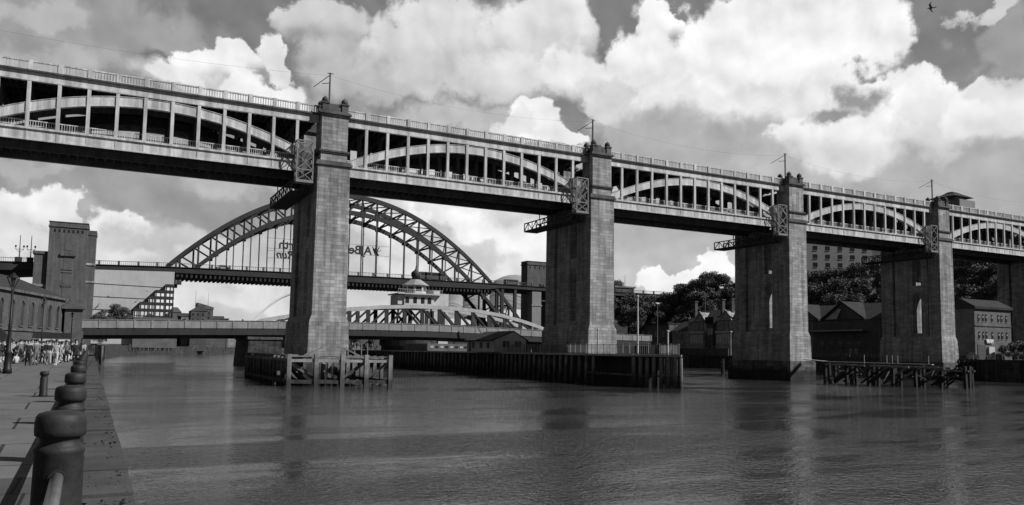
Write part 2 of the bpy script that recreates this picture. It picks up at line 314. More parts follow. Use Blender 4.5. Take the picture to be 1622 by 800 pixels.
def thing(name, label, cat, loc=(0, 0, 0), rz=0, group=None):
    o = bpy.data.objects.new(name, None); o.empty_display_size = 0.5; COL.objects.link(o); o.location = loc; o.rotation_euler = (0, 0, rz)
    return tag(o, label, cat, group)
def tag(o, label, cat, group=None):
    o['label'] = label; o['category'] = cat
    if group: o['group'] = group
    return o
def kind(o, k): o['kind'] = k; return o
def kids(o): return [c for c in bpy.data.objects if c.parent == o]
Z0 = (0, 0, 0)
def dup(o, parent=None, _k=None):
    c = o.copy(); COL.objects.link(c)
    if parent is not None: c.parent = parent
    for k in (kids(o) if _k is None else _k): dup(k, c)
    return c
def lerp(a, b, t): return a+(b-a)*t
def interp(pts, x):
    for (x0, z0), (x1, z1) in zip(pts, pts[1:]):
        if x <= x1: return z0+(z1-z0)*(x-x0)/(x1-x0)
    return pts[-1][1]
# ================================================================ SETTING
def sheet(name, pts, z, m, zb=None):
    b = MB()
    if zb is None:
        b.add([(x, y, z) for x, y in pts], [tuple(range(len(pts)))])
    else: b.fr(pts, zb, pts, z)
    return kind(b.obj(name, m), 'structure')
sheet('water', [(-6000, -600), (6000, -600), (6000, 9000), (-6000, 9000)], 0, 'water')
sheet('river_bed', [(-6000, -600), (6000, -600), (6000, 9000), (-6000, 9000)], -6, 'hill')
Q0 = 2.95
def edge(y): return 0.44-0.0094*y     # quay edge
# pavement of the near quay, with flags; coping; brick band
def paving_mat(name, v, bw, bh, mortar, rot, var):
    m = bpy.data.materials.new(name); m.use_nodes = True; nt = m.node_tree; N = nt.nodes; L = nt.links; b = N['Principled BSDF']
    b.inputs['Roughness'].default_value = 0.85; b.inputs['Specular IOR Level'].default_value = 0.25
    pos = N.new('ShaderNodeNewGeometry').outputs['Position']
    mp = N.new('ShaderNodeMapping'); L.new(pos, mp.inputs[0]); mp.inputs['Rotation'].default_value = (0, 0, R(rot)); mp.inputs['Location'].default_value = (0.7, 0.7, 0)
    br = N.new('ShaderNodeTexBrick'); L.new(mp.outputs[0], br.inputs[0]); br.inputs['Scale'].default_value = 1
    br.inputs['Brick Width'].default_value = bw; br.inputs['Row Height'].default_value = bh; br.inputs['Mortar Size'].default_value = mortar
    br.inputs['Mortar Smooth'].default_value = 0.3
    br.inputs['Color1'].default_value = (v*0.93,)*3+(1,); br.inputs['Color2'].default_value = (v*1.07,)*3+(1,); br.inputs['Mortar'].default_value = (v*0.22,)*3+(1,)
    n = N.new('ShaderNodeTexNoise'); L.new(pos, n.inputs[0]); n.inputs['Scale'].default_value = 0.9; n.inputs['Detail'].default_value = 8; n.inputs['Roughness'].default_value = 0.65
    mr = N.new('ShaderNodeMapRange'); L.new(n.outputs[0], mr.inputs[0]); mr.inputs[1].default_value = 0.3; mr.inputs[2].default_value = 0.7; mr.inputs[3].default_value = 1-var; mr.inputs[4].default_value = 1+var
    vm = N.new('ShaderNodeVectorMath'); vm.operation = 'SCALE'; L.new(br.outputs[0], vm.inputs[0]); L.new(mr.outputs[0], vm.inputs[3])
    L.new(vm.outputs[0], b.inputs['Base Color'])
    n2 = N.new('ShaderNodeTexNoise'); L.new(pos, n2.inputs[0]); n2.inputs['Scale'].default_value = 25; n2.inputs['Detail'].default_value = 4
    bp = N.new('ShaderNodeBump'); bp.inputs['Strength'].default_value = 0.4; bp.inputs['Distance'].default_value = 0.02; L.new(n2.outputs[0], bp.inputs['Height']); L.new(bp.outputs[0], b.inputs['Normal'])
    return m
M['flags'] = paving_mat('concrete_flags', 0.125, 3.2, 2.4, 0.03, -2, 0.24)
M['coping'] = paving_mat('granite_coping', 0.06, 40, 20, 0.03, 90, 0.45)
M['band'] = paving_mat('brick_paving_band', 0.075, 0.22, 1.4, 0.02, 0, 0.2)
sheet('pavement', [(-120, -20), (edge(-20)-0.74, -20), (edge(260)-0.74, 260), (-120, 260)], Q0, 'flags', Q0-0.4)
sheet('paving_band', [(-7, 1.6), (-0.30, 1.6), (-0.30, 10.2), (-7, 10.2)], Q0+0.004, 'band')
b = MB(); n = 40
random.seed(3)
for i in range(150):
    y0 = -6+i*1.62; y1 = y0+1.6; c = lambda y: edge(y)
    j = random.uniform(-0.02, 0.015); h = random.uniform(-0.018, 0.018); y1 -= random.uniform(0, 0.03)
    b.fr([(c(y0)-0.74, y0), (c(y0)+j, y0), (c(y1)+j, y1), (c(y1)-0.74, y1)], Q0-0.45, [(c(y0)-0.74, y0), (c(y0)+j, y0), (c(y1)+j, y1), (c(y1)-0.74, y1)], Q0+0.03+h)
qw = thing('quay_wall', 'stone quay wall with a chipped coping running beside the bollards', 'quay wall', (0.2, 20, 0))
b.obj('coping', 'coping', qw)
b = MB(); b.fr([(-4, -6), (edge(-6)-0.06, -6), (edge(260)-0.06, 260), (-4, 260)], -5, [(-4, -6), (edge(-6)-0.06, -6), (edge(260)-0.06, 260), (-4, 260)], Q0-0.46)
b.obj('wall_face', 'quaywall', qw)
# weeds on the coping
rr = random.Random(5); lv = []; lf = []
for i in range(260):
    y = 6.5+abs(rr.gauss(0, 1))*16; x = edge(y)-0.05-abs(rr.gauss(0, 0.16)); 
    if rr.random() < 0.5: y = round(y/1.62)*1.62+rr.gauss(0, 0.06)
    s = rr.uniform(0.012, 0.04); a = rr.uniform(0, 6.28); o = len(lv)
    lv += [(x, y, Q0+0.02), (x+s*math.cos(a), y+s*math.sin(a), Q0+0.03+s*0.8), (x-s*math.sin(a), y+s*math.cos(a), Q0+0.03+s*0.5)]; lf.append((o, o+1, o+2))
g = MB(); g.add(lv, lf); kind(tag(g.obj('moss', 'bark'), 'low weeds and moss growing in the joints of the coping', 'weeds'), 'stuff')

# far part of the left bank, beyond the swing bridge
lb = [(-2.2, 260), (-0.5, 304), (6, 380), (17, 460), (32, 505), (60, 550), (115, 640), (200, 760), (300, 1000), (300, 1400), (-900, 1400), (-900, 255), (-2.2, 255)]
sheet('ground', lb, 4.5, 'quaywall', -5)
qf = thing('quay_wall', 'dark far quay wall with timber fendering curving away beyond the low bridge', 'quay wall', (0, 300, 0))
b = MB()
for (x0, y0), (x1, y1) in zip(lb[:9], lb[1:10]): b.bar((x0+0.2, y0, 2.2), (x1+0.2, y1, 2.2), 0.6, 4.9)
b.obj('wall_face', 'quaywall', qf)
b = MB()
for k in range(26):
    t = k/25; y = 200+t*104; x = lerp(-0.7, 0.5, t)+0.6
    b.bar((x, y, -1), (x, y, 4.4), 0.35)
    if k < 25: b.bar((x, y, 4.2), (x+0.045, y+4.16, 4.2), 0.3); b.bar((x, y, 2.6), (x+0.045, y+4.16, 2.6), 0.25)
b.obj('fender_timber', 'timber', qf)
# Gateshead bank
gq = [(170.2, -100), (156.5, 60), (154.0, 87.4), (155.7, 99.5), (160, 118), (172.9, 150.8), (176, 175), (178, 191), (175, 206.5), (190, 260), (200, 340), (240, 520), (330, 900), (900, 900), (900, -100)]
GZ = 4.0
sheet('ground', gq, GZ, 'quaywall', -5)
qg = thing('quay_wall', 'dark piled quay wall below the old buildings on the far bank', 'quay wall', (160, 100, 0))
b = MB()
for i in range(len(gq)-4):
    (x0, y0), (x1, y1) = gq[i], gq[i+1]; b.bar((x0-0.2, y0, 1.9), (x1-0.2, y1, 1.9), 0.5, 4.6)
b.obj('wall_face', 'quaywall', qg)
b = MB()
for k in range(60):
    t = k/59; y = 40+t*60; x = lerp(157.6, 155.2, t)-0.5 if y > 60 else 157.4
    b.box(x-0.3, x, y, y+0.45, -1, 3.9)
b.obj('sheet_piling', 'timber_dark', qg)
# hillside behind: one terrain grid
def hillz(x, y):
    d = x-(196+0.10*(y-150)); t = max(0, min(1, d/70)); s = t*t*(3-2*t)
    return GZ+0.2+s*26+1.5*math.sin(x*0.05)*math.cos(y*0.04)*s
vs = []; fs = []; nx, ny = 40, 50
for j in range(ny):
    for i in range(nx):
        x = 184+i*14; y = 60+j*16; vs.append((x, y, hillz(x, y)))
for j in range(ny-1):
    for i in range(nx-1): fs.append((j*nx+i, j*nx+i+1, (j+1)*nx+i+1, (j+1)*nx+i))
b = MB(); b.add(vs, fs); kind(b.obj('hillside', 'hill', smooth=True), 'structure')
# far land closing the river
sheet('ground', [(60, 1150), (900, 900), (2500, 1100), (2500, 4000), (-1500, 4000), (-900, 1390)], 3.0, 'hill', -5)
def ridge(name, pts, y, depth, m):
    b = MB(); b.band([(x, z) for x, z in pts], [(x, 0) for x, z in pts], y, y+depth); return kind(b.obj(name, m), 'structure')
ridge('distant_hill', [(-300, 10), (-100, 24), (60, 14), (160, 20), (300, 30), (420, 40), (560, 46), (800, 40), (1100, 20)], 1300, 300, 'far_dark')

# ================================================================ HIGH LEVEL BRIDGE
XP = [25.97-42.3, 25.97, 68.27, 110.57, 152.87, 195.17, 237.47]
HL = thing('railway_bridge', 'tall two-deck iron railway bridge with bowstring arches on square stone piers, crossing the whole picture', 'bridge', (25.97, 101, 0))
YN, YF = 102.35, 114.4
def add_pier(i, x):
    b = MB(); ws, wt = 2.25, 2.12
    slot = True
    y0, y1 = 101.0, 114.7
    # flared base
    b.taper(x-2.72, x+2.62, y0-0.35, y1+0.35, 3.5, x-2.62, x+2.5, y0-0.25, y1+0.25, 7.9)
    b.taper(x-2.62, x+2.5, y0-0.25, y1+0.25, 7.9, x-ws, x+ws-0.05, y0, y1, 8.8)
    sl0, sl1 = 105.5, 107.45
    for (a, c, dx) in ((y0, 103.6, 0), (111.9, y1, 0)):
        b.taper(x-ws+dx, x+ws-dx, a, c, 8.8, x-wt+dx, x+wt-dx, a, c, 27.2)
    dx = 0.3
    for (a, c, za, zb) in ((103.95, sl0, 8.8, 27.2), (sl1, 111.55, 8.8, 27.2), (103.6, 103.95, 8.8, 27.2), (111.55, 111.9, 8.8, 27.2), (sl0, sl1, 8.8, 9.4), (sl0, sl1, 18.0, 19.4), (sl0, sl1, 25.6, 27.2)):
        f0 = lerp(ws, wt, (za-8.8)/18.4); f1 = lerp(ws, wt, (zb-8.8)/18.4)
        dd = dx+0.55 if abs(c-a-.35) < .01 else dx
        b.taper(x-f0+dd, x+f0-dd, a, c, za, x-f1+dd, x+f1-dd, a, c, zb)
    cy = (sl0+sl1)/2; rr_ = (sl1-sl0)/2
    for sg in (-1, 1):     # arched heads of the slot
        for zt in (25.6, 18.0):
            pts = [(cy+sg*rr_, zt)]+[(cy+sg*rr_*math.cos(t), zt-1.25+1.2*math.sin(t)) for t in [k*math.pi/12 for k in range(0, 7)]]+[(cy, zt)]
            b.prism(pts, 'x', x-1.84, x+1.84)
    b.box(x-wt, x+wt, y0, 104.4, 27.2, 28.4); b.box(x-wt, x+wt, 111.3, y1, 27.2, 28.4)
    p = b.obj('pier', 'stone', HL)
    b = MB(); b.box(x-3.3, x+3.0, y0-0.9, y1+0.9, -4, 3.3); b.box(x-3.2, x+2.9, y0-0.8, y1+0.8, 3.3, 3.503); b.obj('plinth', 'plinth', p)
    for (a, c) in ((y0+0.1, 104.3), (111.5, y1-0.1)):
        b = MB(); b.box(x-1.75, x+1.75, a+0.1, c-0.1, 28.98, 35.3); b.obj('turret', 'stone', p)
        b = MB()
        b.box(x-2.4, x+2.4, a-0.32, c+0.25, 28.4, 28.7); b.box(x-2.28, x+2.28, a-0.2, c+0.15, 28.7, 28.98)
        b.obj('cornice', 'stone_cap', p); b = MB()
        b.box(x-1.92, x+1.92, a-0.05, c+0.05, 30.05, 30.22); b.box(x-2.02, x+2.02, a-0.15, c+0.12, 30.22, 30.45)
        b.obj('string_course', 'stone_cap', p); b = MB()
        b.box(x-2.12, x+2.12, a-0.25, c+0.25, 35.3, 35.52); b.box(x-1.95, x+1.95, a-0.1, c+0.1, 35.52, 35.7)
        b.obj('cornice', 'stone_cap', p)
        b = MB(); b.box(x-1.05, x+1.05, a+0.25, c-0.25, 35.7, 36.75)
        for sx in (-1, 1):
            for yy in (a+0.55, c-0.55):
                b.box(x+sx*1.3-0.42, x+sx*1.3+0.42, yy-0.45, yy+0.45, 35.7, 36.7)
                b.box(x+sx*1.3-0.52, x+sx*1.3+0.52, yy-0.55, yy+0.55, 36.7, 36.88)
        b.obj('battlement', 'stone_cap', p)
        for sx in (-1, 1):
            for yy in (a+0.55, c-0.55):
                b = MB(); b.lathe([(0.30, 0), (0.44, 0.12), (0.47, 0.35), (0.36, 0.62), (0.15, 0.78), (0.05, 0.9)], 12, (x+sx*1.3, yy, 36.88)); b.obj('finial', 'stone_cap', p, smooth=True)
    return p
for i, x in enumerate(XP): add_pier(i, x)

def add_span(i):
    xa, xb = XP[i]+2.13, XP[i+1]-2.13
    xc = (XP[i]+XP[i+1])/2
    px = [XP[i]+4.65+3*j for j in range(12)]
    b = MB()
    for (y0, y1) in ((YN, YN+0.45), (YF-0.45, YF)): b.box(xa, xb, y0, y1, 27.45, 28.62)
    sp = b.obj('bridge_span', 'paint', HL)
    for yy in (105.6, 111.1): b = MB(); b.box(xa, xb, yy, yy+0.4, 26.95, 28.4); b.obj('inner_girder', 'paint_dark_shade', sp)
    b = MB()
    b.box(xa, xb, YN-0.18, YN+0.5, 28.622, 28.86); b.box(xa, xb, YN-0.08, YN-0.002, 27.38, 27.55)
    b.box(xa, xb, YF-0.5, YF+0.18, 28.622, 28.86)
    for x in px: b.box(x-0.06, x+0.06, YN-0.04, YN-0.002, 27.56, 28.6)
    b.obj('moulding', 'paint', sp)
    b = MB(); b.box(xa, xb, YN+0.46, YF-0.46, 28.2, 28.4)
    k = xa+0.5
    while k < xb: b.box(k-0.14, k+0.14, YN+0.46, 105.59, 27.75, 28.19); b.box(k-0.14, k+0.14, 106.01, 111.09, 27.5, 28.19); k += 1.0
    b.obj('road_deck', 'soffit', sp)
    # arch ribs: bows
    top = lambda x: 34.05-0.0127*(x-xc)**2
    N_ = 28; xs = [xa+(xb-xa)*j/N_ for j in range(N_+1)]
    for (y0, y1, m) in ((YN+0.08, YN+0.55, 'paint'), (105.55, 106.0, 'paint_dark_shade'), (111.05, 111.5, 'paint_dark_shade'), (YF-0.55, YF-0.08, 'paint')):
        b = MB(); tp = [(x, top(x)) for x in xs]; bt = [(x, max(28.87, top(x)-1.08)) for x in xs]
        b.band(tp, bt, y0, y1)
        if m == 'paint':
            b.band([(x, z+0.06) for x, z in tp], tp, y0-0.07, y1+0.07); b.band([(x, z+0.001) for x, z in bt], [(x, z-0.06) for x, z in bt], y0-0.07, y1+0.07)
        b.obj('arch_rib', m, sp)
    # hanger frames, one across the bridge at each bay
    for x in px:
        b = MB()
        for (y0, y1) in ((YN-0.05, YN+0.30), (YF-0.30, YF+0.05)):
            b.box(x-0.19, x+0.19, y0, y1, 28.86, 34.2)
        b.m = 1  # inner posts and cross beam: shade put into the colour
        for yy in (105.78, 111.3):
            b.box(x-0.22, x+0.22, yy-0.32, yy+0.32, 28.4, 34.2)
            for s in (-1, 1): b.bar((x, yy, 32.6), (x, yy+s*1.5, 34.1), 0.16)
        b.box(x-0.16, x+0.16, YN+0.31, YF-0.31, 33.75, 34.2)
        b.obj('hanger_frame', ['paint', 'paint_dark_shade'], sp)
    # upper girder, rail deck, parapet
    b = MB()
    for (y0, y1) in ((YN, YN+0.4), (YF-0.4, YF)): b.box(xa-0.3, xb+0.3, y0, y1, 34.2, 35.22)
    for (y0, y1) in ((YN-0.08, YN-0.002), (YF+0.002, YF+0.08)): b.box(xa-0.3, xb+0.3, y0, y1, 34.2, 34.42)
    b.obj('upper_girder', 'paint', sp)
    b = MB(); b.box(xa-0.3, xb+0.3, YN+0.42, YF-0.42, 34.75, 35.1)
    for yy in (105.7, 108.2, 111.0): b.box(xa, xb, yy, yy+0.35, 34.22, 34.74)
    k = xa+0.4
    while k < xb: b.box(k-0.1, k+0.1, YN+0.42, YF-0.42, 34.35, 34.74); k += 0.75
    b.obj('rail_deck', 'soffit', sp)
    b = MB(); b.box(xa-0.3, xb+0.3, YN-0.28, YN+0.45, 35.222, 35.42); b.box(xa-0.3, xb+0.3, YF-0.45, YF+0.28, 35.222, 35.42); b.obj('cornice', 'paint_dark_shade', sp)
    for (y0, nm) in ((YN-0.1, 1), (YF-0.1, 2)):
        b = MB(); b.box(xa-0.3, xb+0.3, y0, y0+0.22, 36.36, 36.52); b.box(xa-0.3, xb+0.3, y0+0.02, y0+0.2, 35.42, 35.56)
        for x in px: b.box(x-0.24, x+0.24, y0-0.04, y0+0.26, 35.422, 36.58)
        k = xa+0.1
        while k < xb:
            b.box(k-0.055, k+0.055, y0+0.06, y0+0.16, 35.56, 36.36); k += 0.31
        b.obj('parapet', 'paint', sp)
    # footway railing on the lower deck
    for yy in (YN+0.6, 105.35, YF-0.7):
        b = MB(); b.box(xa, xb, yy, yy+0.08, 29.72, 29.82); b.box(xa, xb, yy, yy+0.08, 28.55, 28.65)
        k = xa+0.1
        while k < xb: b.box(k-0.03, k+0.03, yy+0.02, yy+0.06, 28.4, 29.72); k += 0.26
        b.obj('railing', 'paint', sp)
for i in range(6): add_span(i)

# access cages and underslung walkways on the left of each pier
for i in (1, 2, 3, 4):
    x0 = XP[i]-4.85; x1 = XP[i]-2.8
    sfx = {1: 'nearest pier', 2: 'second pier', 3: 'third pier', 4: 'fourth pier'}[i]
    t = thing('access_cage', 'pale X-braced access cage fixed to the %s of the railway bridge' % sfx, 'access cage', (x0, 101, 26), 0, 'access cages beside the bridge piers')
    b = MB(); ya, yb = 100.9, 102.1
    for x in (x0, x1):
        for y in (ya, yb): b.box(x-0.07, x+0.07, y-0.07, y+0.07, 26, 31.2)
    for z in (26, 27.4, 31.2):
        for y in (ya, yb): b.bar((x0, y, z), (x1, y, z), 0.14)
        for x in (x0, x1): b.bar((x, ya, z), (x, yb, z), 0.14)
    b.obj('frame', 'galv', t)
    b = MB()
    for (za, zb) in ((26, 27.4), (27.4, 29.3), (29.3, 31.2)):
        for y in (ya, ):
            b.bar((x0, y, za), (x1, y, zb), 0.09); b.bar((x1, y, za), (x0, y, zb), 0.09)
        for x in (x0, x1): b.bar((x, ya, za), (x, yb, zb), 0.08)
    b.obj('cross_bracing', 'galv', t)
    b = MB(); b.box(x0-0.1, x1+0.1, ya-0.1, yb+0.1, 25.72, 25.96); b.obj('floor', 'galv', t)
    b = MB()
    nv = 34
    for k in range(nv): xx = lerp(x0, x1, k/(nv-1)); b.box(xx-0.012, xx+0.012, yb-0.12, yb-0.1, 26, 31.2)
    b.obj('mesh_panel', 'rail', t)
    t = thing('walkway', 'dark trussed maintenance walkway slung under the deck at the %s' % sfx, 'walkway', (x0, 110, 25.2), 0, 'maintenance walkways under the bridge')
    b = MB()
    for z in (24.9, 26.2):
        for x in (x0-0.2, x1+0.1): b.bar((x, 102.3, z), (x, 117.2, z), 0.16)
    for x in (x0-0.2, x1+0.1):
        k = 102.3; s = 0
        while k < 118.5:
            b.bar((x, k, 24.9), (x, k, 26.2), 0.1); b.bar((x, k, 24.9 if s else 26.2), (x, min(117.2, k+1.36), 26.2 if s else 24.9), 0.1); k += 1.36; s = 1-s
    for x in (x0-0.2, x1+0.1): b.bar((x, 117.2, 24.9), (x, 117.2, 26.2), 0.12)
    b.obj('truss', 'paint_dark_shade', t)
    b = MB(); b.box(x0-0.25, x1+0.15, 102.3, 117.2, 24.72, 24.81); b.obj('floor', 'soffit', t)
    b = MB()
    for y in (104, 108, 112): 
        for x in (x0-0.2, x1+0.1): b.bar((x, y, 26.2), (x, y, 27.6), 0.12)
    b.obj('hanger', 'paint_dark_shade', t)
# masts for the overhead line
tops = []
for i, nm in ((1, 'nearest'), (2, 'second'), (3, 'third'), (4, 'fourth')):
    x = XP[i]; 
    t = thing('catenary_mast', 'thin steel mast with a short arm standing on the %s pier top' % nm, 'mast', (x, 102.4, 36.75), 0, 'catenary masts on the piers')
    b = MB(); b.bar((x-0.35, 103.4, 35.7), (x-0.35, 103.4, 41.6), 0.18); b.obj('pole', 'paint_dark_shade', t)
    b = MB(); b.bar((x-0.35, 103.4, 41.3), (x-2.1, 105.2, 39.9), 0.07); b.bar((x-0.35, 103.4, 40.2), (x-1.2, 104.2, 40.2), 0.07); b.bar((x-0.7, 103.4, 41.5), (x+0.1, 103.4, 41.5), 0.1); b.obj('arm', 'paint_dark_shade', t)
    tops.append((x-0.35, 103.4, 41.2)); 
ww = MB()
pts = [(XP[0]-20, 103.4, 41.2)]+tops+[(XP[5], 103.4, 41.2)]
for a, c in zip(pts, pts[1:]):
    prev = None
    for k in range(13):
        t_ = k/12; p = (lerp(a[0], c[0], t_), 103.4, lerp(a[2], c[2], t_)-1.5*4*t_*(1-t_))
        if prev: ww.bar(prev, p, 0.014)
        prev = p
tag(ww.obj('overhead_wire', 'paint_dark_shade'), 'thin sagging wire strung between the masts above the railway bridge', 'wire')
# the clock of lit letter seen through the last arch is a small pale sign
# ================================================================ TIMBER STRUCTURES IN THE RIVER
rr = random.Random(11)
# fender round the nearest pier
t = thing('timber_fender', 'weathered timber fender frame wrapped round the foot of the nearest bridge pier', 'fender', (25, 95, 0))
FR = [(19.55, 93.6), (22.6, 93.15), (25.6, 92.7), (28.4, 92.25), (31.25, 91.8)]
for (x, y) in FR:
    b = MB(); b.bar((x, y, -1.5), (x+rr.uniform(-.05, .05), y, 3.75), 0.5); b.obj('pile', 'timber', t)
for (a, c) in zip(FR, FR[1:]):
    b = MB(); b.bar((a[0]+.26, a[1]+.1, 3.0), (c[0]-.26, c[1]+.1, 3.0), 0.4, 0.34); b.obj('rail_beam', 'timber_pale', t)
    b = MB(); b.bar((a[0]+.26, a[1]+.1, 0.55), (c[0]-.26, c[1]+.1, 0.5), 0.4, 0.42); b.bar((a[0]+.2, a[1]+.7, 3.5), (c[0]-.2, c[1]+.7, 3.5), 0.5, 0.15); b.obj('waling', 'timber', t)
for j, (a, c, d) in enumerate(((FR[0], FR[1], -1), (FR[2], FR[3], 1), (FR[3], FR[4], 1))):
    b = MB(); z = (2.9, 0.8) if d < 0 else (0.8, 2.9)
    b.bar((a[0], a[1]+.5, z[0]), (c[0], c[1]+.5, z[1]), 0.3); b.bar((a[0]+.6, a[1]+1.6, z[0]), (c[0]+.4, c[1]+1.6, z[1]), 0.3); b.obj('brace', 'timber', t)
b = MB()
for k in range(7): b.bar((23.0+k*0.75, 94.6, -1), (23.1+k*0.75, 94.7, 3.1), 0.42)
b.obj('inner_piling', 'timber', t)
n = 13
for k in range(n):
    y = 94.6+k*2.4; b = MB(); x = 19.5
    b.bar((x, y, -1.5), (x, y, 3.6+rr.uniform(-.25, .1)), 0.38); b.obj('pile', 'timber', t)
    b = MB(); b.bar((x-.1, y+.4, 3.2), (x+2.8, y+.9, 0.2), 0.32); b.obj('brace', 'timber', t)
b = MB(); b.bar((19.5, 93.9, 3.1), (19.5, 124, 3.1), 0.35, 0.3); b.bar((19.5, 93.9, 0.6), (19.5, 124, 0.6), 0.35, 0.4); b.bar((20.3, 94, 3.62), (20.3, 124, 3.62), 0.9, 0.12); b.obj('waling', 'timber', t)
for k in range(11):
    y = 94.4+k*2.8; b = MB(); b.bar((31.0, y, -1.5), (31.0, y, 3.6), 0.42); b.obj('pile', 'timber', t)
b = MB(); b.bar((31.0, 92.4, 3.1), (31.0, 124, 3.1), 0.35, 0.3); b.bar((31.0, 92.4, 0.6), (31, 124, 0.6), 0.35, 0.4); b.obj('waling', 'timber', t)
b = MB(); b.box(20.2, 22.5, 98, 122, 3.3, 3.5); b.box(28.9, 30.7, 98, 122, 3.3, 3.5); b.box(20.2, 30.7, 94.2, 97.5, 3.3, 3.48); b.obj('decking', 'timber', t)
b = MB()
pr_ = [(22.0+7*k/14, 3.55+1.15*math.sin(math.pi*k/14)) for k in range(15)]
for p, q in zip(pr_, pr_[1:]): b.bar((p[0], 97.0, p[1]), (q[0], 97.0, q[1]), 0.16, 0.18)
b.obj('arched_rail', 'timber', t)
b = MB()
for x in (29.2, 30.1, 30.9): b.bar((x, 100, 3.4), (x, 100, 5.2), 0.09)
b.obj('handrail_post', 'galv', t)

# long swing bridge jetty
J = thing('timber_jetty', 'long dark timber jetty of close piles running along mid river under two bridges', 'jetty', (68, 120, 0))
JP = [(62.3, 84.5), (65.9, 79.3), (68.0, 82.0), (71.5, 90), (75.0, 101), (75.5, 130), (80, 165), (82, 215), (78, 252), (70, 262), (66.5, 250), (65.2, 190), (66.0, 140), (62.6, 101)]
b = MB(); b.fr([(x, y) for x, y in JP], 4.0, [(x, y) for x, y in JP], 4.3); b.obj('deck', 'timber', J)
b = MB()
ins = [(x+(70.5-x)*0.22, y+(-y+max(84, min(250, y)))*1.0+(0 if 90 < y < 240 else (2.5 if y <= 90 else -2.5))) for x, y in JP]
b.fr(ins, -3, ins, 3.99); b.obj('core', 'timber_dark', J)  # core coloured darker to draw shadow gaps between the piles
def along(pts, step):
    out = []; carry = 0
    for a, c in zip(pts, pts[1:]):
        L_ = math.hypot(c[0]-a[0], c[1]-a[1]); d = carry
        while d < L_: out.append((lerp(a[0], c[0], d/L_), lerp(a[1], c[1], d/L_))); d += step
        carry = d-L_
    return out
left = [(66.5, 250), (65.2, 190), (66.0, 140), (62.6, 101), (62.3, 84.5)]
nose = [(62.3, 84.5), (65.9, 79.3), (68.0, 82.0), (71.5, 90)]
piles = [p for p in along(nose, 0.93)]+[p for p in reversed(along(left[::-1], 1.95))]
for (x, y) in piles[:100]:
    b = MB(); b.tube((x-.22, y, -2), (x-.2+rr.uniform(-.06, .06), y, 3.9), 0.27, 0.24, 8); b.obj('pile', 'timber', J)
b = MB()
for a, c in list(zip(left, left[1:]))+list(zip(nose, nose[1:])): b.bar((a[0]-.1, a[1], 4.15), (c[0]-.1, c[1], 4.15), 0.35, 0.3)
b.obj('edge_beam', 'timber_pale', J)
b = MB(); b.bar((62.5, 84, 1.5), (66.1, 79.3, 1.5), 0.2, 0.25); b.bar((62.4, 84.3, 1.55), (62.4, 96, 1.6), 0.2, 0.22); b.obj('waling', 'timber', J)
t = thing('fence', 'pale mesh fence along the edge of the long timber jetty', 'fence', (62.8, 100, 4.3))
fl = along([(66.0, 128), (66.0, 121), (62.9, 101), (62.6, 84.8), (65.8, 79.8), (67.6, 82.2), (71.0, 90)], 0.26)
b = MB(); c_ = MB()
for k, (x, y) in enumerate(fl):
    if k % 6 == 0: b = MB(); b.box(x-.05, x+.05, y-.05, y+.05, 4.3, 5.72); b.obj('post', 'galv', t)
    c_.box(x-.015, x+.015, y-.015, y+.015, 4.36, 5.6)
for a, c in zip(fl, fl[1:]): c_.bar((a[0], a[1], 5.6), (c[0], c[1], 5.6), 0.05); c_.bar((a[0], a[1], 4.4), (c[0], c[1], 4.4), 0.05)
c_.obj('mesh_panel', 'galv', t)
for (x, y, h, lab) in ((61.95+0.9, 84.6, 11.85, 'tall slim white pole standing on the jetty beyond the second pier'), (65.3, 81.4, 7.2, 'short pale pole near the end of the jetty'), (63.2, 94.5, 7.6, 'short pale pole on the jetty in front of the second pier')):
    t = thing('pole', lab, 'pole', (x, y, 4.3)); b = MB(); b.tube((x, y, 4.3), (x, y, h), 0.13, 0.09, 8); b.obj('shaft', 'render_pale', t)
    b = MB(); b.lathe([(0.02, 0), (0.16, 0.05), (0.16, 0.2), (0.03, 0.28)], 10, (x, y, h)); b.obj('cap', 'render_pale', t)
# cabin on the jetty
t = thing('cabin', 'small pale gabled cabin with two windows on the jetty left of the second pier', 'cabin', (67, 130, 4.3))
b = MB(); b.box(63.6, 70.2, 129, 141, 4.3, 6.6); b.prism([(63.6, 6.6), (70.2, 6.6), (67.6, 8.05)], 'y', 129, 141); b.obj('wall', 'render_pale', t)
b = MB(); b.prism([(63.1, 6.5), (67.6, 8.25), (70.7, 6.5), (70.7, 6.3), (67.6, 8.06), (63.1, 6.3)], 'y', 128.9, 141.4); b.obj('roof', 'slate', t)
for x in (65.4, 67.9):
    b = MB(); b.box(x, x+1.3, 128.93, 129.0, 5.2, 6.3); w = b.obj('window', 'win', t)
    b = MB(); b.box(x+.6, x+.7, 128.88, 128.929, 5.2, 6.3); b.box(x-.07, x+1.37, 128.88, 128.929, 5.1, 5.2); b.box(x-.07, x+1.37, 128.88, 128.929, 6.3, 6.4); b.obj('window_frame', 'render_pale', w)
for y in (131, 134, 137.5):
    b = MB(); b.box(63.53, 63.6, y, y+1.0, 5.0, 6.1); b.obj('window', 'win', t)
b = MB(); b.box(63.52, 63.6, 139.2, 140.1, 4.35, 6.2); b.obj('door', 'brick_dark', t)

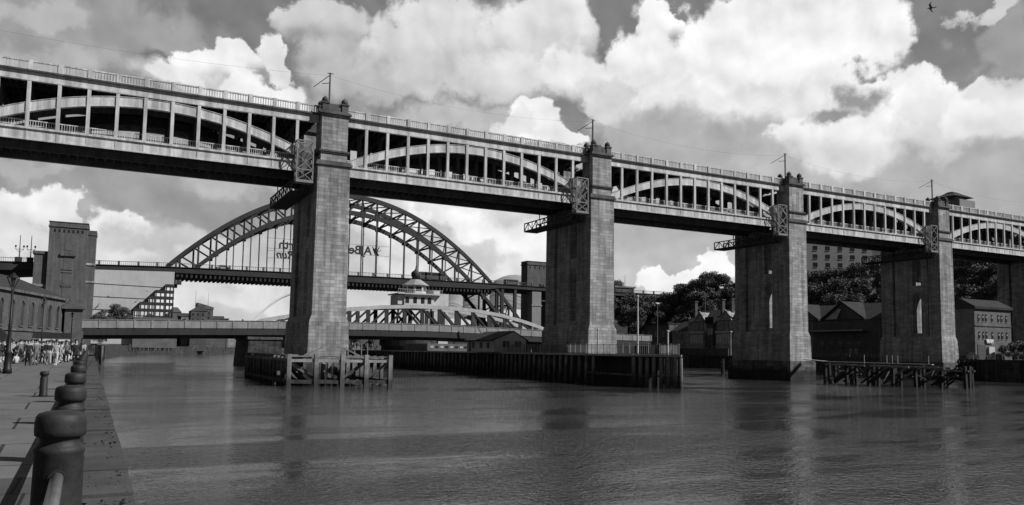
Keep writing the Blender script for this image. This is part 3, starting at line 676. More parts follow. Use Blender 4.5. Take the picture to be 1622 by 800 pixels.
# broken fender before the third pier
t = thing('timber_fender', 'collapsing dark timber fender with slanting braces in front of the third pier', 'fender', (108, 80, 0))
def P4(u, v): # u along 0..1 from far-left to near-right ; v across
    return (lerp(103.0, 111.0, u)+v*0.92, lerp(88.9, 70.9, u)+v*0.4)
for u in [k/6 for k in range(7)]:
    for v in (0, 2.4, 5.2):
        x, y = P4(u, v); b = MB(); b.bar((x, y, -1.5), (x+rr.uniform(-.3, .3), y, 3.1+rr.uniform(-.6, .2)), 0.42); b.obj('pile', 'timber_dark', t)
for k in range(18):
    u = rr.uniform(0, 0.85); v = rr.choice((0, 0.5, 2.4, 3.5, 5.2)); x, y = P4(u, v); x2, y2 = P4(u+0.17, v)
    b = MB(); b.bar((x, y, 0.3), (x2, y2, 2.9), 0.3); b.obj('brace', 'timber_dark' if k % 3 else 'timber', t)
b = MB()
for (u0, u1, z0_, z1_) in ((0, .3, 3.1, 3.0), (.34, .62, 3.0, 2.9), (.66, .86, 2.95, 2.85), (.82, 1.02, 2.6, 2.5)):
    for v in (-.1, 4.9):
        x, y = P4(u0, v); x2, y2 = P4(u1, v); b.bar((x, y, z0_), (x2, y2, z1_), 0.34, 0.24)
b.obj('rail_beam', 'timber', t)
b = MB()
for k in range(24):
    u = rr.uniform(0, .95); v = rr.uniform(0, 4); x, y = P4(u, v); x2, y2 = P4(u+rr.uniform(.03, .12), v+rr.uniform(-1, 1.2)); b.bar((x, y, rr.uniform(0.5, 2.8)), (x2, y2, rr.uniform(0.3, 3.0)), 0.2, 0.14); b.obj('loose_timber', 'timber', t); b = MB()
b = MB(); x, y = P4(-.02, 2); b.bar((110.5, 99.6, 3.75), (x+2, y+2, 3.55), 0.9, 0.12); x2, y2 = P4(.75, 3.6); b.bar((x+2, y+2, 3.5), (x2, y2, 3.35), 1.0, 0.12); b.obj('walkway', 'timber_pale', t)
b = MB()
for u in (.25, .42, .46, .5, .72): x, y = P4(u, 3.6); b.bar((x, y, 3.3), (x, y, 4.7), 0.1)
b.obj('handrail_post', 'galv', t)
# lone mooring pile
t = thing('mooring_pile', 'single dark timber pile standing in the water before the stone building', 'pile', (131, 143, 0))
b = MB(); b.tube((131, 143, -2), (131, 143, 3.4), .45, .38, 8); b.obj('shaft', 'timber_dark', t); b = MB(); b.bar((130.4, 143, 2.7), (131.6, 143, 2.7), .3); b.obj('crossbar', 'timber_dark', t)

# ================================================================ LOW SWING BRIDGE
SBY0, SBY1 = 195.0, 207.5
SBT = [(-4, 9.95), (15, 10.4), (39, 10.9), (58, 11.15), (78, 11.2), (96, 10.9), (111, 10.5), (130, 10.15), (150, 9.95)]
SW = thing('swing_bridge', 'low river bridge with a pale shallow bow truss and light parapet beyond the railway bridge', 'bridge', (70, 195, 0))
sx = [-4+154*k/44 for k in range(45)]
for (y0, y1) in ((SBY0, SBY0+.3), (SBY1-.3, SBY1)):
    b = MB(); b.band([(x, interp(SBT, x)) for x in sx], [(x, interp(SBT, x)-1.75) for x in sx], y0, y1)
    b.band([(x, interp(SBT, x)+.12) for x in sx], [(x, interp(SBT, x)+.002) for x in sx], y0-.12, y1+.12)
    for x in sx: b.box(x-.16, x+.16, y0-.1, y0-.002, interp(SBT, x)-1.75, interp(SBT, x)-.02)
    b.obj('parapet', 'pale_panel', SW)
b = MB(); b.band([(x, interp(SBT, x)-1.76) for x in sx], [(x, interp(SBT, x)-3.3) for x in sx], SBY0+.1, SBY1-.1); b.obj('deck_girder', 'tyne', SW)
b = MB(); b.band([(x, interp(SBT, x)-3.31) for x in sx], [(x, interp(SBT, x)-4.1) for x in sx], SBY0+1.2, SBY1-1.2); b.obj('underframe', 'soffit', SW)
TT = [(27, 8.6), (29.7, 9.6), (36, 11.9), (45, 13.6), (55, 15.0), (64, 15.9), (73, 16.4), (82, 16.4), (91, 15.9), (99, 14.9), (106, 13.4), (111.5, 11.9), (114, 10.9)]
txs = [27+87*k/40 for k in range(41)]
for (y0, y1) in ((SBY0+1.2, SBY0+1.9), (SBY1-1.9, SBY1-1.2)):
    b = MB(); b.band([(x, interp(TT, x)) for x in txs], [(x, interp(TT, x)-.95) for x in txs], y0, y1); tr = b.obj('truss', 'white_steel', SW)
    n = 16
    for k in range(n+1):
        x = 31+79*k/n; zt = interp(TT, x)-.96; zb = interp(SBT, x)-1.0
        if zt-zb < .5: continue
        b = MB(); b.bar((x, y0+.3, zb), (x, y0+.3, zt), 1.0, .5); 
        s = 1 if x < 72 else -1; x2 = x+s*4.9
        if 30 < x2 < 111: b.bar((x, y0+.36, zb), (x2, y0+.36, interp(TT, x2)-.97), .85, .4)
        b.obj('web_member', 'tyne', tr)
# control cabin with cupola, over the centre of the truss
cx, cy = 75.0, 201.2
t = thing('control_cabin', 'white control cabin with a dark onion cupola above the swing bridge truss', 'cabin', (cx, cy, 16))
b = MB(); b.box(cx-4.2, cx+4.2, cy-3.4, cy+3.4, 15.6, 19.2); b.obj('lower_storey', 'render_pale', t)
b = MB(); b.box(cx-5.9, cx-4.2, cy-3, cy+3, 16.5, 19.0); b.obj('side_wing', 'render_pale', t); b = MB(); b.box(cx+4.2, cx+6.0, cy-3, cy+3, 16.2, 20.6); b.obj('side_wing', 'render_pale', t)
b = MB(); b.box(cx-6.3, cx+6.3, cy-4.3, cy+4.3, 19.2, 19.5); b.obj('balcony_floor', 'white_steel', t)
b = MB()
for k in range(22):
    x = cx-6.2+12.4*k/21; b.box(x-.03, x+.03, cy-4.3, cy-4.24, 19.5, 20.5)
b.bar((cx-6.3, cy-4.27, 20.5), (cx+6.3, cy-4.27, 20.5), .08); b.obj('balcony_rail', 'white_steel', t)
oc = lambda r, ph=22.5: [(cx+r*math.cos(R(ph+45*k)), cy+r*math.sin(R(ph+45*k))) for k in range(8)]
b = MB(); b.fr(oc(3.0), 19.5, oc(3.0), 21.9); b.obj('upper_storey', 'render_pale', t)
for k in range(8):
    a = R(45*k); rx = 2.80; b = MB(); e = Vector((-math.sin(a), math.cos(a), 0)); c_ = Vector((cx+rx*math.cos(a), cy+rx*math.sin(a), 20.9))
    b.bar(c_-e*.8, c_+e*.8, .1, 1.1); b.obj('window', 'win', t)
for x in (cx-3.4, cx-1.2, cx+1.0, cx+2.9):
    b = MB(); b.box(x-.5, x+.5, cy-3.46, cy-3.39, 16.9, 18.5); b.obj('window', 'win', t)
b = MB(); b.fr(oc(3.8), 21.9, oc(1.5), 23.5); b.obj('roof', 'sage', t)
b = MB(); b.lathe([(.95, 23.4), (.95, 24.3), (1.2, 24.4), (1.1, 24.7), (1.25, 25.1), (1.05, 25.6), (.5, 26.0), (.15, 26.4), (.05, 26.9), (.02, 27.4)], 14, (cx, cy, 0)); b.obj('cupola', 'tyne', t, smooth=True)
b = MB()
for sgx in (-1, 1):
    for sgy in (-1, 1): b.bar((cx+sgx*3.9, cy+sgy*3.2, 10), (cx+sgx*3.6, cy+sgy*3.0, 15.7), .4)
b.bar((cx-6, cy-3, 10), (cx+1, cy-3, 19), .3); b.obj('leg', 'tyne', t)
# swing bridge piers
t = thing('bridge_pier', 'dark stone pier under the left part of the low swing bridge', 'pier', (34, 195, 0))
b = MB(); b.taper(30, 38.5, 191, 212, -3, 30.6, 38.0, 191.6, 211.4, 6.4); b.obj('shaft', 'quaywall', t)
b = MB(); b.box(30.3, 38.3, 191.3, 211.7, 6.401, 7.0); b.obj('cap', 'plinth', t)
t = thing('bridge_pier', 'broad dark central pier carrying the swing bridge turntable', 'pier', (73, 200, 0))
b = MB(); b.lathe([(7.4, -3), (7.4, 5.5), (7.9, 5.5), (7.9, 7.0)], 28, (73.5, 201, 0)); b.obj('drum', 'quaywall', t)
t = thing('bridge_pier', 'stone pier under the right part of the low swing bridge', 'pier', (113, 195, 0))
b = MB(); b.box(109, 117, 192, 211, -3, 6.3); b.obj('shaft', 'quaywall', t)
t = thing('service_block', 'low dark building with small lit windows on the jetty below the swing bridge', 'building', (74, 180, 4.3))
b = MB(); b.box(67.5, 80, 172, 188, 4.3, 6.0); b.obj('wall', 'brick_mid', t)
for k in range(9):
    b = MB(); b.box(68.2+k*1.25, 69.0+k*1.25, 171.94, 172, 5.0, 5.5); b.obj('window', 'win_pale' if k % 2 == 0 else 'win', t)
# jib crane leaning by the swing bridge
t = thing('crane', 'small pale derrick crane leaning beside the swing bridge deck', 'crane', (92, 193, 4))
b = MB(); b.bar((88.5, 192.5, 13.0), (92.5, 191, 5.6), .3); b.obj('jib', 'galv', t); b = MB(); b.box(90.5, 93.5, 189.5, 192, 4, 5.8); b.obj('base', 'galv', t)
b = MB(); b.bar((92.5, 191, 5.8), (97.5, 192, 8.6), .2); b.obj('stay', 'tyne', t)

# ================================================================ BIG STEEL ARCH BRIDGE
TY0, TY1 = 265.0, 282.0
DT = [(-60, 28.2), (-24, 29.2), (-3, 29.75), (16, 30.3), (52, 30.75), (90, 31.1), (128, 31.0), (151, 30.8), (186, 30.5), (235, 30.6)]
DB = [(-60, 23.6), (-24, 24.6), (-15.5, 25.4), (-15, 27.2), (19, 27.7), (19.4, 26.4), (130, 26.6), (134, 28.0), (142, 27.8), (235, 27.0)]
TB = thing('arch_bridge', 'huge dark steel arch road bridge with suspended deck crossing behind the railway bridge', 'bridge', (72, 265, 0))
xs = sorted(set([-60+295*k/80 for k in range(81)]+[-15.5, -15, 19, 19.4]))
for (y0, y1) in ((TY0, TY0+.5), (TY1-.5, TY1)):
    b = MB(); b.band([(x, interp(DT, x)-1.25) for x in xs], [(x, min(interp(DT, x)-2.6, interp(DB, x)+1.0)) for x in xs], y0, y1)
    b.band([(x, interp(DT, x)-1.1) for x in xs], [(x, interp(DT, x)-1.24) for x in xs], y0-.3, y1+.3); b.obj('deck_girder', 'tyne', TB)
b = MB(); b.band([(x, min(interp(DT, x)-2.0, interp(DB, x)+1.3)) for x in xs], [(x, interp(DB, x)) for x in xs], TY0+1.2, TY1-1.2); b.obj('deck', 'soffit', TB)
b = MB(); x = 20
while x < 130: b.box(x-.3, x+.3, TY0-.2, TY1+.2, interp(DB, x)-.35, interp(DB, x)+.6); x += 1.4
b.obj('cross_girder', 'soffit', TB)
for y in (TY0-.1, TY1+.1):
    b = MB(); x = -60
    while x < 235:
        z = interp(DT, x); b.box(x-.04, x+.04, y-.04, y+.04, z-1.1, z); x += .55
    x = -60
    while x < 235: z = interp(DT, x); b.box(x-.3, x+.3, y-.2, y+.2, z-1.1, z+.12); x += 5.3
    b.band([(x, interp(DT, x)+.06) for x in xs], [(x, interp(DT, x)-.08) for x in xs], y-.08, y+.08)
    b.obj('parapet', 'tyne_light', TB)
XC = 73.5
zo = lambda x: 57.4-0.0088*(x-XC)**2
zi = lambda x: 51.6-0.0096*(x-XC)**2
NP = 28; half = 74.0
pxs = [XC-half+2*half*k/NP for k in range(NP+1)]
for yy in (TY0+.2, TY1-1.2):
    for nm, f in (('outer_chord', zo), ('inner_chord', zi)):
        b = MB(); fx = [x for x in [XC-half+2*half*k/112 for k in range(113)] if x > XC or f(x) > 28.6]
        b.band([(x, f(x)+.8) for x in fx], [(x, f(x)-.75) for x in fx], yy, yy+1.0); ch = b.obj(nm, 'tyne', TB)
    for k, x in enumerate(pxs):
        if x < XC and zi(x) < 24: continue
        b = MB(); b.bar((x, yy+.5, zi(x)+.3), (x, yy+.5, zo(x)-.3), .55, .6)
        if k < NP:
            x2 = pxs[k+1]
            if x < XC-.1: b.bar((x, yy+.5, zi(x)), (x2, yy+.5, zo(x2)), .42, .5) if False else b.bar((x, yy+.5, zo(x)), (x2, yy+.5, zi(x2)), .42, .5)
            else: b.bar((x, yy+.5, zi(x)), (x2, yy+.5, zo(x2)), .42, .5)
        b.obj('web_member', 'tyne', ch)
        b = MB(); b.box(x-.75, x+.75, yy-.06, yy+1.06, zi(x)-1.0, zi(x)+.3); b.obj('gusset', 'tyne', ch)
    for x in pxs:
        if zi(x) > interp(DT, x)+2:
            b = MB(); b.bar((x, yy+.5, interp(DT, x)-1.2), (x, yy+.5, zi(x)-.8), .34); b.obj('hanger', 'tyne_light', TB)
b = MB()
for k, x in enumerate(pxs):
    for f in (zo, zi):
        if f(x) > interp(DT, x)+5 or (f(x) < interp(DB, x)-2 and x > XC):
            b = MB(); b.bar((x, TY0+1, f(x)), (x, TY1-1, f(x)), .5)
            if k < NP and f is zo: x2 = pxs[k+1]; b.bar((x, TY0+1, f(x)), (x2, TY1-1, f(x2)), .32); b.bar((x, TY1-1, f(x)), (x2, TY0+1, f(x2)), .32)
            b.obj('wind_bracing', 'tyne', TB)
# right-hand spandrel columns under the deck
for x in (134, 139.5):
    for y in (TY0+.7, TY1-.7):
        b = MB(); b.bar((x, y, 6), (x, y, 28), 1.1); b.obj('column', 'tyne', TB)

# bridge towers
def tower(name, label, x0, x1, y0, y1, ztop, side, zdk):
    t = thing(name, label, 'tower', ((x0+x1)/2, y0, 3))
    b = MB(); b.box(x0, x1, y0, y1, 0, ztop-1.6); b.box(x0-.35, x1+.35, y0-.35, y1+.35, 0, 12); b.obj('shaft', 'tower', t)
    b = MB(); b.box(x0-.25, x1+.25, y0-.25, y1+.25, ztop-1.6, ztop-1.2); b.box(x0-.05, x1+.05, y0-.05, y1+.05, ztop-1.2, ztop-.2); b.box(x0-.2, x1+.2, y0-.2, y1+.2, ztop-.2, ztop); b.obj('cornice', 'tower', t)
    b = MB(); n = 7
    for k in range(n): xx = lerp(x0+1.2, x1-1.6, k/(n-1)); b.box(xx, xx+.45, y0-.06, y0+.05, ztop-3.1, ztop-2.2)
    b.obj('slot_window', 'black', t)
    xm = (x0+x1)/2+.2
    b = MB(); b.box(xm-.95, xm+.95, y0-.05, y0+.1, ztop-8.3, ztop-6.2); b.prism([(xm-.95, ztop-6.2)]+[(xm-.95*math.cos(a), ztop-6.2+.95*math.sin(a)) for a in [math.pi*k/8 for k in range(1, 8)]]+[(xm+.95, ztop-6.2)], 'y', y0-.05, y0+.1); b.obj('arched_niche', 'brick_dark', t)
    for zz in (ztop-13.6, ztop-18.2, ztop-22.3):
        b = MB(); b.box(xm-1.05, xm+1.05, y0-.06, y0+.1, zz, zz+3.5); w = b.obj('window', 'brick_dark', t)
        b = MB(); b.box(xm-1.35, xm+1.35, y0-.2, y0, zz+3.5, zz+3.75); b.box(xm-1.35, xm+1.35, y0-.2, y0, zz-.3, zz-.02); b.obj('sill', 'tower', w)
    b = MB(); b.box(xm-2.0, xm+2.0, y0-.5, y0-.01, ztop-9.9, ztop-9.2); b.obj('lintel', 'stone_cap', t)
    for (s0, s1) in side:
        b = MB(); b.box(s0, s1, y0+1.6, y0+7, 0, ztop-3.2); b.obj('stair_turret', 'tower', t)
        b = MB(); b.box(s0-.15, s1+.15, y0+1.4, y0+7.2, ztop-3.2, ztop-2.3); n = 4
        b.box(s0, s1, y0+1.6, y0+7, ztop-2.3, ztop-1.8); b.obj('cornice', 'stone_cap', t)
        b = MB(); b.box(s0-.12, s1+.12, y0+1.35, y0+7.2, zdk-1.7, zdk-1.1); b.box(s0-.12, s1+.12, y0+1.4, y0+7.2, zdk-6.8, zdk-6.3); b.obj('string_course', 'stone', t)
    return t
tower('bridge_tower', 'tall plain stone tower with a niche at the left end of the steel arch', -14.8, -5.0, 260, 292, 40.0, [(-5.0, -2.7)], 29.6)
b = MB(); b.box(-18.2, -14.8, 261, 275, 0, 30.4); b.box(-18.6, -14.85, 260.7, 275, 30.4, 31.2)
tl = thing('bridge_abutment', 'lower stone block left of the tall tower where the deck arrives', 'abutment', (-17, 261, 3)); b.obj('block', 'tower', tl)
b = MB(); b.box(-18.5, -14.9, 260.7, 261, 21.0, 21.7); b.obj('string_course', 'stone', tl)
tower('bridge_tower', 'stone tower right of the steel arch, half hidden by the second pier', 154.4, 170.0, 283.2, 288.6, 41.9, [], 30.9)
t = thing('bridge_column', 'pale stone column under the deck at the right end of the steel arch', 'column', (148.5, 266, 0)); b = MB(); b.box(146.5, 150.5, 264.6, 268.5, 0, 27.6); b.box(146.2, 150.8, 264.4, 268.7, 22, 22.6); b.obj('shaft', 'hotel', t)
# lamp standards on the deck at left
for x, nm in ((-22.2, 'left'), (-19.4, 'right')):
    t = thing('street_lamp', 'branched old lamp standard on the bridge deck, %s of two beside the tower' % nm, 'lamp post', (x, 266, 29))
    b = MB(); z = interp(DT, x)-.3; b.tube((x, 266, z-.8), (x, 266, z+7.0), .16, .08, 8); b.obj('post', 'tyne', t)
    b = MB(); b.bar((x-1.0, 266, z+2.9), (x+1.0, 266, z+2.9), .1)
    for s in (-1, 1): b.bar((x+s*1.0, 266, z+2.9), (x+s*1.0, 266, z+3.5), .1); b.bar((x+s*.1, 266, z+2.0), (x+s*1.0, 266, z+2.9), .08)
    b.obj('bracket', 'tyne', t)
    for s in (-1, 1): b = MB(); b.lathe([(.1, 0), (.26, .3), (.2, .6), (.03, .75)], 8, (x+s*1.0, 266, z+3.4)); b.obj('lantern', 'tyne', t)
    b = MB(); b.box(x-.8, x+.8, 264.4, 265.6, z-.8, z+.5); b.obj('base', 'tyne', t)
# sheeting and scaffold at the left end
t = thing('scaffold_sheeting', 'large pale sheeted scaffold screen hung below the arch bridge deck beside the left tower', 'sheeting', (6, 264, 12))
b = MB(); steps = [(-2.7, 27.0), (19.2, 27.6), (19.2, 23.5), (16.8, 23.5), (16.8, 21.6), (14.0, 21.6), (14.0, 19.7), (12.3, 19.7), (12.3, 17.8), (9.9, 17.8), (9.9, 15.8), (8.3, 15.8), (8.3, 5), (-2.7, 5)]
b.prism(steps, 'y', 264.3, 264.45); b.obj('screen', 'sheet', t)
b = MB()
for z0_, z1_ in ((22.9, 22.6), (19.0, 18.9), (15.2, 15.1)): b.bar((-2.7, 264.2, z0_), (interp([(15.1, 9), (18.9, 11.5), (22.6, 16)], z1_), 264.2, z1_), .09)
b.obj('lashing_tube', 'brick_mid', t)
t = thing('scaffold_tower', 'stepped dark scaffold towers climbing beneath the left foot of the steel arch', 'scaffold', (14, 266, 5))
for (xa, xb, zt) in ((8.3, 9.9, 15.8), (9.9, 12.3, 17.8), (12.3, 14.0, 19.7), (14.0, 16.8, 21.6), (16.8, 19.2, 23.5)):
    b = MB(); b.box(xa-.1, 19.2, 262.2, 264.2, zt-.9, zt); b.obj('platform', 'tyne', t)
    b = MB()
    for x in (xa+.2, (xa+xb)/2+.1, xb-.2):
        for y in (262.4, 264.0): b.bar((x, y, 3), (x, y, zt-.9), .26)
    z = zt-2.2
    while z > 12: b.bar((xa, 262.4, z), (19.2, 262.4, z), .2); z -= 2.1
    b.obj('standard', 'tyne', t)
b = MB(); b.box(8.3, 20.6, 262, 268.3, 4, 13.2); b.box(17.5, 20.4, 262.5, 268.3, 13.2, 14.6); b.obj('base_hoarding', 'brick_mid', t)

# mirrored event lettering hung between the hangers (seen from behind)
def text_mesh(body, size, shear=0.0):
    cu = bpy.data.curves.new('t', 'FONT'); cu.body = body; cu.size = size; cu.extrude = 0.12; cu.shear = shear; cu.offset = 0.10
    o = bpy.data.objects.new('t', cu); COL.objects.link(o); bpy.context.view_layer.update()
    me = bpy.data.meshes.new_from_object(o.evaluated_get(bpy.context.evaluated_depsgraph_get())); bpy.data.objects.remove(o); return me
def sign_text(body, size, xr, z, parent, shear=0.0, flip=True):
    me = text_mesh(body, size, shear); me.materials.clear(); me.materials.append(M['tyne'])
    o = bpy.data.objects.new('lettering', me); COL.objects.link(o); o.parent = parent
    o.rotation_euler = (R(90), 0, R(180)); o.location = Vector((xr, TY0-.3, z))-parent.location
    return o
t = thing('lettering_sign', 'open-frame event lettering hung across the arch bridge hangers, seen back to front', 'sign', (60, 264.6, 36))
lk = MB()
# star of strokes, right end
for a, l in ((100, 2.3), (60, 1.9), (20, 1.6), (140, 1.7), (-60, 1.5)): lk.bar((84.0, 264.6, 38.4), (84.0+l*math.cos(R(a)), 264.6, 38.6+l*math.sin(R(a))), .55, .2)
lk.prism([(82.2, 40.6), (83.2, 37.6), (84.6, 37.0), (83.9, 40.9), (83.2, 39.4)], 'y', 264.5, 264.7)
lk.obj('emblem', 'tyne', t)
sign_text('AJBell', 4.1, 82.2, 37.4, t)
sign_text('Great North', 4.1, 71.8, 37.4, t)
sign_text('Run', 3.6, 55.8, 34.2, t, 0.3)
b = MB()
for z, x0, x1 in ((40.6, 46.5, 88.5), (37.2, 46.5, 88.5), (34.0, 47, 56.5), (36.4, 47, 56.5)): b.bar((x0, 264.8, z), (x1, 264.8, z), .1)
b.obj('support_cable', 'tyne_light', t)
# traffic on the arch bridge
def road_vehicle(name, label, cat, x, L_, H_, m, open_top=False):
    z = interp(DT, x)-1.1; t = thing(name, label, cat, (x, 268, z), 0)
    b = MB(); b.prism([(x-L_/2, z+.4), (x+L_/2, z+.4), (x+L_/2, z+H_*.62), (x+L_/2-.15, z+H_), (x-L_/2+.1, z+H_), (x-L_/2, z+H_*.62)] if H_ > 2 else [(x-L_/2, z+.3), (x+L_/2, z+.3), (x+L_/2, z+.85), (x+L_/2-1, z+.95), (x+L_/2-1.7, z+H_), (x-L_/2+.9, z+H_), (x-L_/2, z+.95)], 'y', 267, 269.2); b.obj('body', m, t)
    for xx in (x-L_/2+.8, x+L_/2-.8): b = MB(); b.tube((xx, 266.95, z+.35), (xx, 267.2, z+.35), .35, n=10); b.obj('wheel', 'black', t)
    b = MB(); b.box(x-L_/2+.6, x+L_/2-1.2 if H_ < 2 else x+L_/2-.3, 266.96, 266.999, z+H_*.62, z+H_*.9); b.obj('window', 'win', t)
road_vehicle('bus', 'dark bus crossing the arch bridge to the right of the cabin cupola', 'bus', 106.5, 10.5, 2.9, 'brick_dark')
road_vehicle('car', 'small pale car on the arch bridge far left of the first pier', 'car', 34, 4.3, 1.5, 'cloth_lightgrey')
road_vehicle('van', 'dark van on the arch bridge near the right tower', 'van', 139, 5.4, 2.2, 'brick_mid')
# ================================================================ FAR BUILDINGS
# glass and steel concert hall
t = thing('concert_hall', 'large curved shell-roofed hall of pale panels behind the right end of the arch bridge', 'building', (225, 475, 4))
def shell(parts, name, m):
    b = MB(); n = len(parts[0]); 
    for row in parts: assert len(row) == n
    vs = [p for row in parts for p in row]; fs = []
    for j in range(len(parts)-1):
        for i in range(n-1): fs.append((j*n+i, j*n+i+1, (j+1)*n+i+1, (j+1)*n+i))
    b.add(vs, fs); return b.obj(name, m, t, smooth=True)
e = Vector((0.90, -0.43, 0)); d = Vector((0.43, 0.90, 0))
def bulge(c, half, h, depth, n=18, pw=0.5):
    rows = []
    for j in range(9):
        w = j/8; row = []
        for i in range(n+1):
            a = math.pi*i/n; q = Vector(c)+e*(-math.cos(a)*half)+d*(depth*w)
            row.append((q.x, q.y, 4+h*max(0, math.sin(a))**pw*math.sin(math.pi*(0.14+0.86*w)*0.5)**0.45))
        rows.append(row)
    return rows
shell(bulge((206, 476, 4), 15, 43, 40), 'roof_shell', 'sage')
shell(bulge((219, 470, 4), 16, 49, 44), 'roof_shell', 'sage')
shell(bulge((243, 459, 4), 27, 56, 50), 'roof_shell', 'sage')
b = MB(); p = Vector((198, 470, 0)); b.box(190, 200, 474, 482, 3, 44); b.obj('stair_block', 'render_pale', t)
# tilting arch of the far footbridge
t = thing('footbridge_arch', 'thin white leaning arch of a distant footbridge left of the first pier', 'bridge', (140, 690, 0))
b = MB(); pts = []
A = Vector((109.5, 700, 20)); Bp = Vector((196, 672, 20))
for k in range(41):
    u = k/40; q = A.lerp(Bp, u); h = 4*34*u*(1-u); pts.append((q.x+h*.1, q.y+h*.35, q.z+h))
for p, q in zip(pts, pts[1:]): b.tube(p, q, 1.0, n=6)
b.obj('arch', 'canvas', t)
b = MB(); b.bar((109.5, 700, 21), (196, 672, 21), 5, 1.2); b.obj('deck', 'white_steel', t)
b = MB(); b.taper(105, 113, 696, 704, 0, 107, 112, 698, 702, 22); b.taper(192, 200, 668, 676, 0, 194, 199, 670, 674, 22); b.obj('abutment', 'far', t)
# city blocks on the left bank far away: (x0,x1,y,z,mat,roof,label)
fb = [(44, 54, 560, 27, 'far', 'flat', 'distant grey office block left of the far arch foot'), (39, 46, 560, 29.5, 'far_dark', 'hip', 'distant dark block with a dome-like roof right of the scaffold steps'),
      (58, 68, 580, 33, 'far_dark', 'mono', 'distant tall dark block with a slanting roof behind the low bridge'), (50, 60, 540, 30, 'far_dark', 'gable', 'distant gabled dark warehouse among far roofs'),
      (70, 84, 620, 28, 'far_dark', 'flat', 'distant long flat dark block left of the white arch'), (88, 100, 660, 24, 'far', 'gable', 'low distant gabled block beside the foot of the white arch'),
      (30, 38.5, 570, 23.5, 'render_pale', 'curve', 'white curved-roof building just right of the scaffold base'), (112, 150, 720, 24, 'far', 'flat', 'low pale range of flats under the white arch'), (150, 180, 700, 27, 'far', 'gable', 'low distant range behind the first pier'), (28, 40, 700, 30, 'far_dark', 'gable', 'distant church-like roof right of the scaffold')]
for (x0, x1, y, z, m, rf, lab) in fb:
    t = thing('building', lab, 'building', (x0, y, 4)); b = MB(); b.box(x0, x1, y, y+14, 2, z-2.5); b.obj('wall', m, t)
    b = MB(); xm = (x0+x1)/2
    if rf == 'gable': b.prism([(x0-.3, z-2.5), (x1+.3, z-2.5), (xm, z+1)], 'y', y-.3, y+14)
    elif rf == 'mono': b.prism([(x0-.3, z-2.5), (x1+.3, z-2.5), (x1+.3, z-1), (x0-.3, z+2)], 'y', y-.3, y+14)
    elif rf == 'hip': b.taper(x0-.3, x1+.3, y-.3, y+14, z-2.5, xm-1.5, xm+1.5, y+5, y+9, z+1)
    elif rf == 'curve': b.prism([(x0-.3, z-2.5), (x1+.5, z-3.4), (x1-.6, z-1.2), (xm, z+.2), (x0-.3, z+.6)], 'y', y-.3, y+14)
    else: b.box(x0-.3, x1+.3, y-.3, y+14, z-2.5, z-1.9); b.box(x0+2, x1-3, y+3, y+9, z-1.9, z-.3)
    b.obj('roof', 'canvas' if rf == 'curve' else 'far_dark', t)
    if y < 640 and rf != 'curve':
        nw = max(2, int((x1-x0)/2.6))
        for r_ in range(2):
            for k in range(nw): b = MB(); xx = x0+.8+k*(x1-x0-1.2)/nw; b.box(xx, xx+1.1, y-.06, y, z-5.6-3.4*r_, z-4-3.4*r_); b.obj('window', 'win', t)
for (x, y, h, lab) in ((52.5, 540, 41, 'left'), (64.5, 580, 42, 'right')):
    t = thing('aerial', 'thin %s-hand aerial mast above the distant dark blocks' % lab, 'aerial', (x, y, 28)); b = MB(); b.tube((x, y, 28), (x, y, h), .2, .08, 6); b.obj('mast', 'far', t)
for (x, y, h, lab) in ((44, 330, 13.6, 'left'), (50, 330, 14.6, 'right')):
    t = thing('street_lamp', 'old lamp standard far beyond the low bridge, %s of two' % lab, 'lamp post', (x, y, 4)); b = MB(); b.tube((x, y, 3), (x, y, h), .16, .1, 6); b.obj('post', 'tyne', t)
    b = MB(); b.lathe([(.1, 0), (.45, .5), (.4, 1.1), (.05, 1.5)], 8, (x, y, h-.2)); b.obj('lantern', 'tyne', t)
# moored boat and stall canopies by the far quay
st = thing('market_stall', 'white canopied market stall nearest in the far row along the left quay', 'market stall', (6, 300, 4.5), 0, 'far row of market stalls')
b = MB(); b.taper(-2.6, 2.6, -1.8, 1.8, 2.2, -.1, .1, -.1, .1, 3.5); b.box(-2.6, 2.6, -1.8, 1.8, 1.95, 2.2); b.obj('canopy', 'cloth_lightgrey', st, loc=Z0)
for sx_ in (-2.5, 2.5):
    for sy_ in (-1.7, 1.7): b = MB(); b.box(sx_-.04, sx_+.04, sy_-.04, sy_+.04, 0, 2); b.obj('pole', 'galv', st, loc=Z0)
b = MB(); b.box(-2.2, 2.2, -1.5, -.6, 0, .9); b.obj('counter', 'cloth_mid', st, loc=Z0)
sl = [(-2.5+k*.35+(k % 3)*.9-(3 if k < 5 else 0), 272+k*12.5) for k in range(9)]
st.location = (sl[0][0]-6, sl[0][1], 4.5); st.scale = (.62, .62, .62); sk = kids(st)
for (x, y) in sl[1:]:
    c = dup(st, None, sk); c['label'] = 'white canopied market stall, %s from the near end of the far left row' % ['second', 'third', 'fourth', 'fifth', 'sixth', 'seventh', 'eighth', 'ninth'][int(round((y-284.5)/12.5))]; xx = x if y < 460 else x+ (y-460)*.12; c.location = (interp([(272, -4), (380, 3), (460, 13), (560, 27)], y)-1, y, 4.5)
# pale trees over there come later

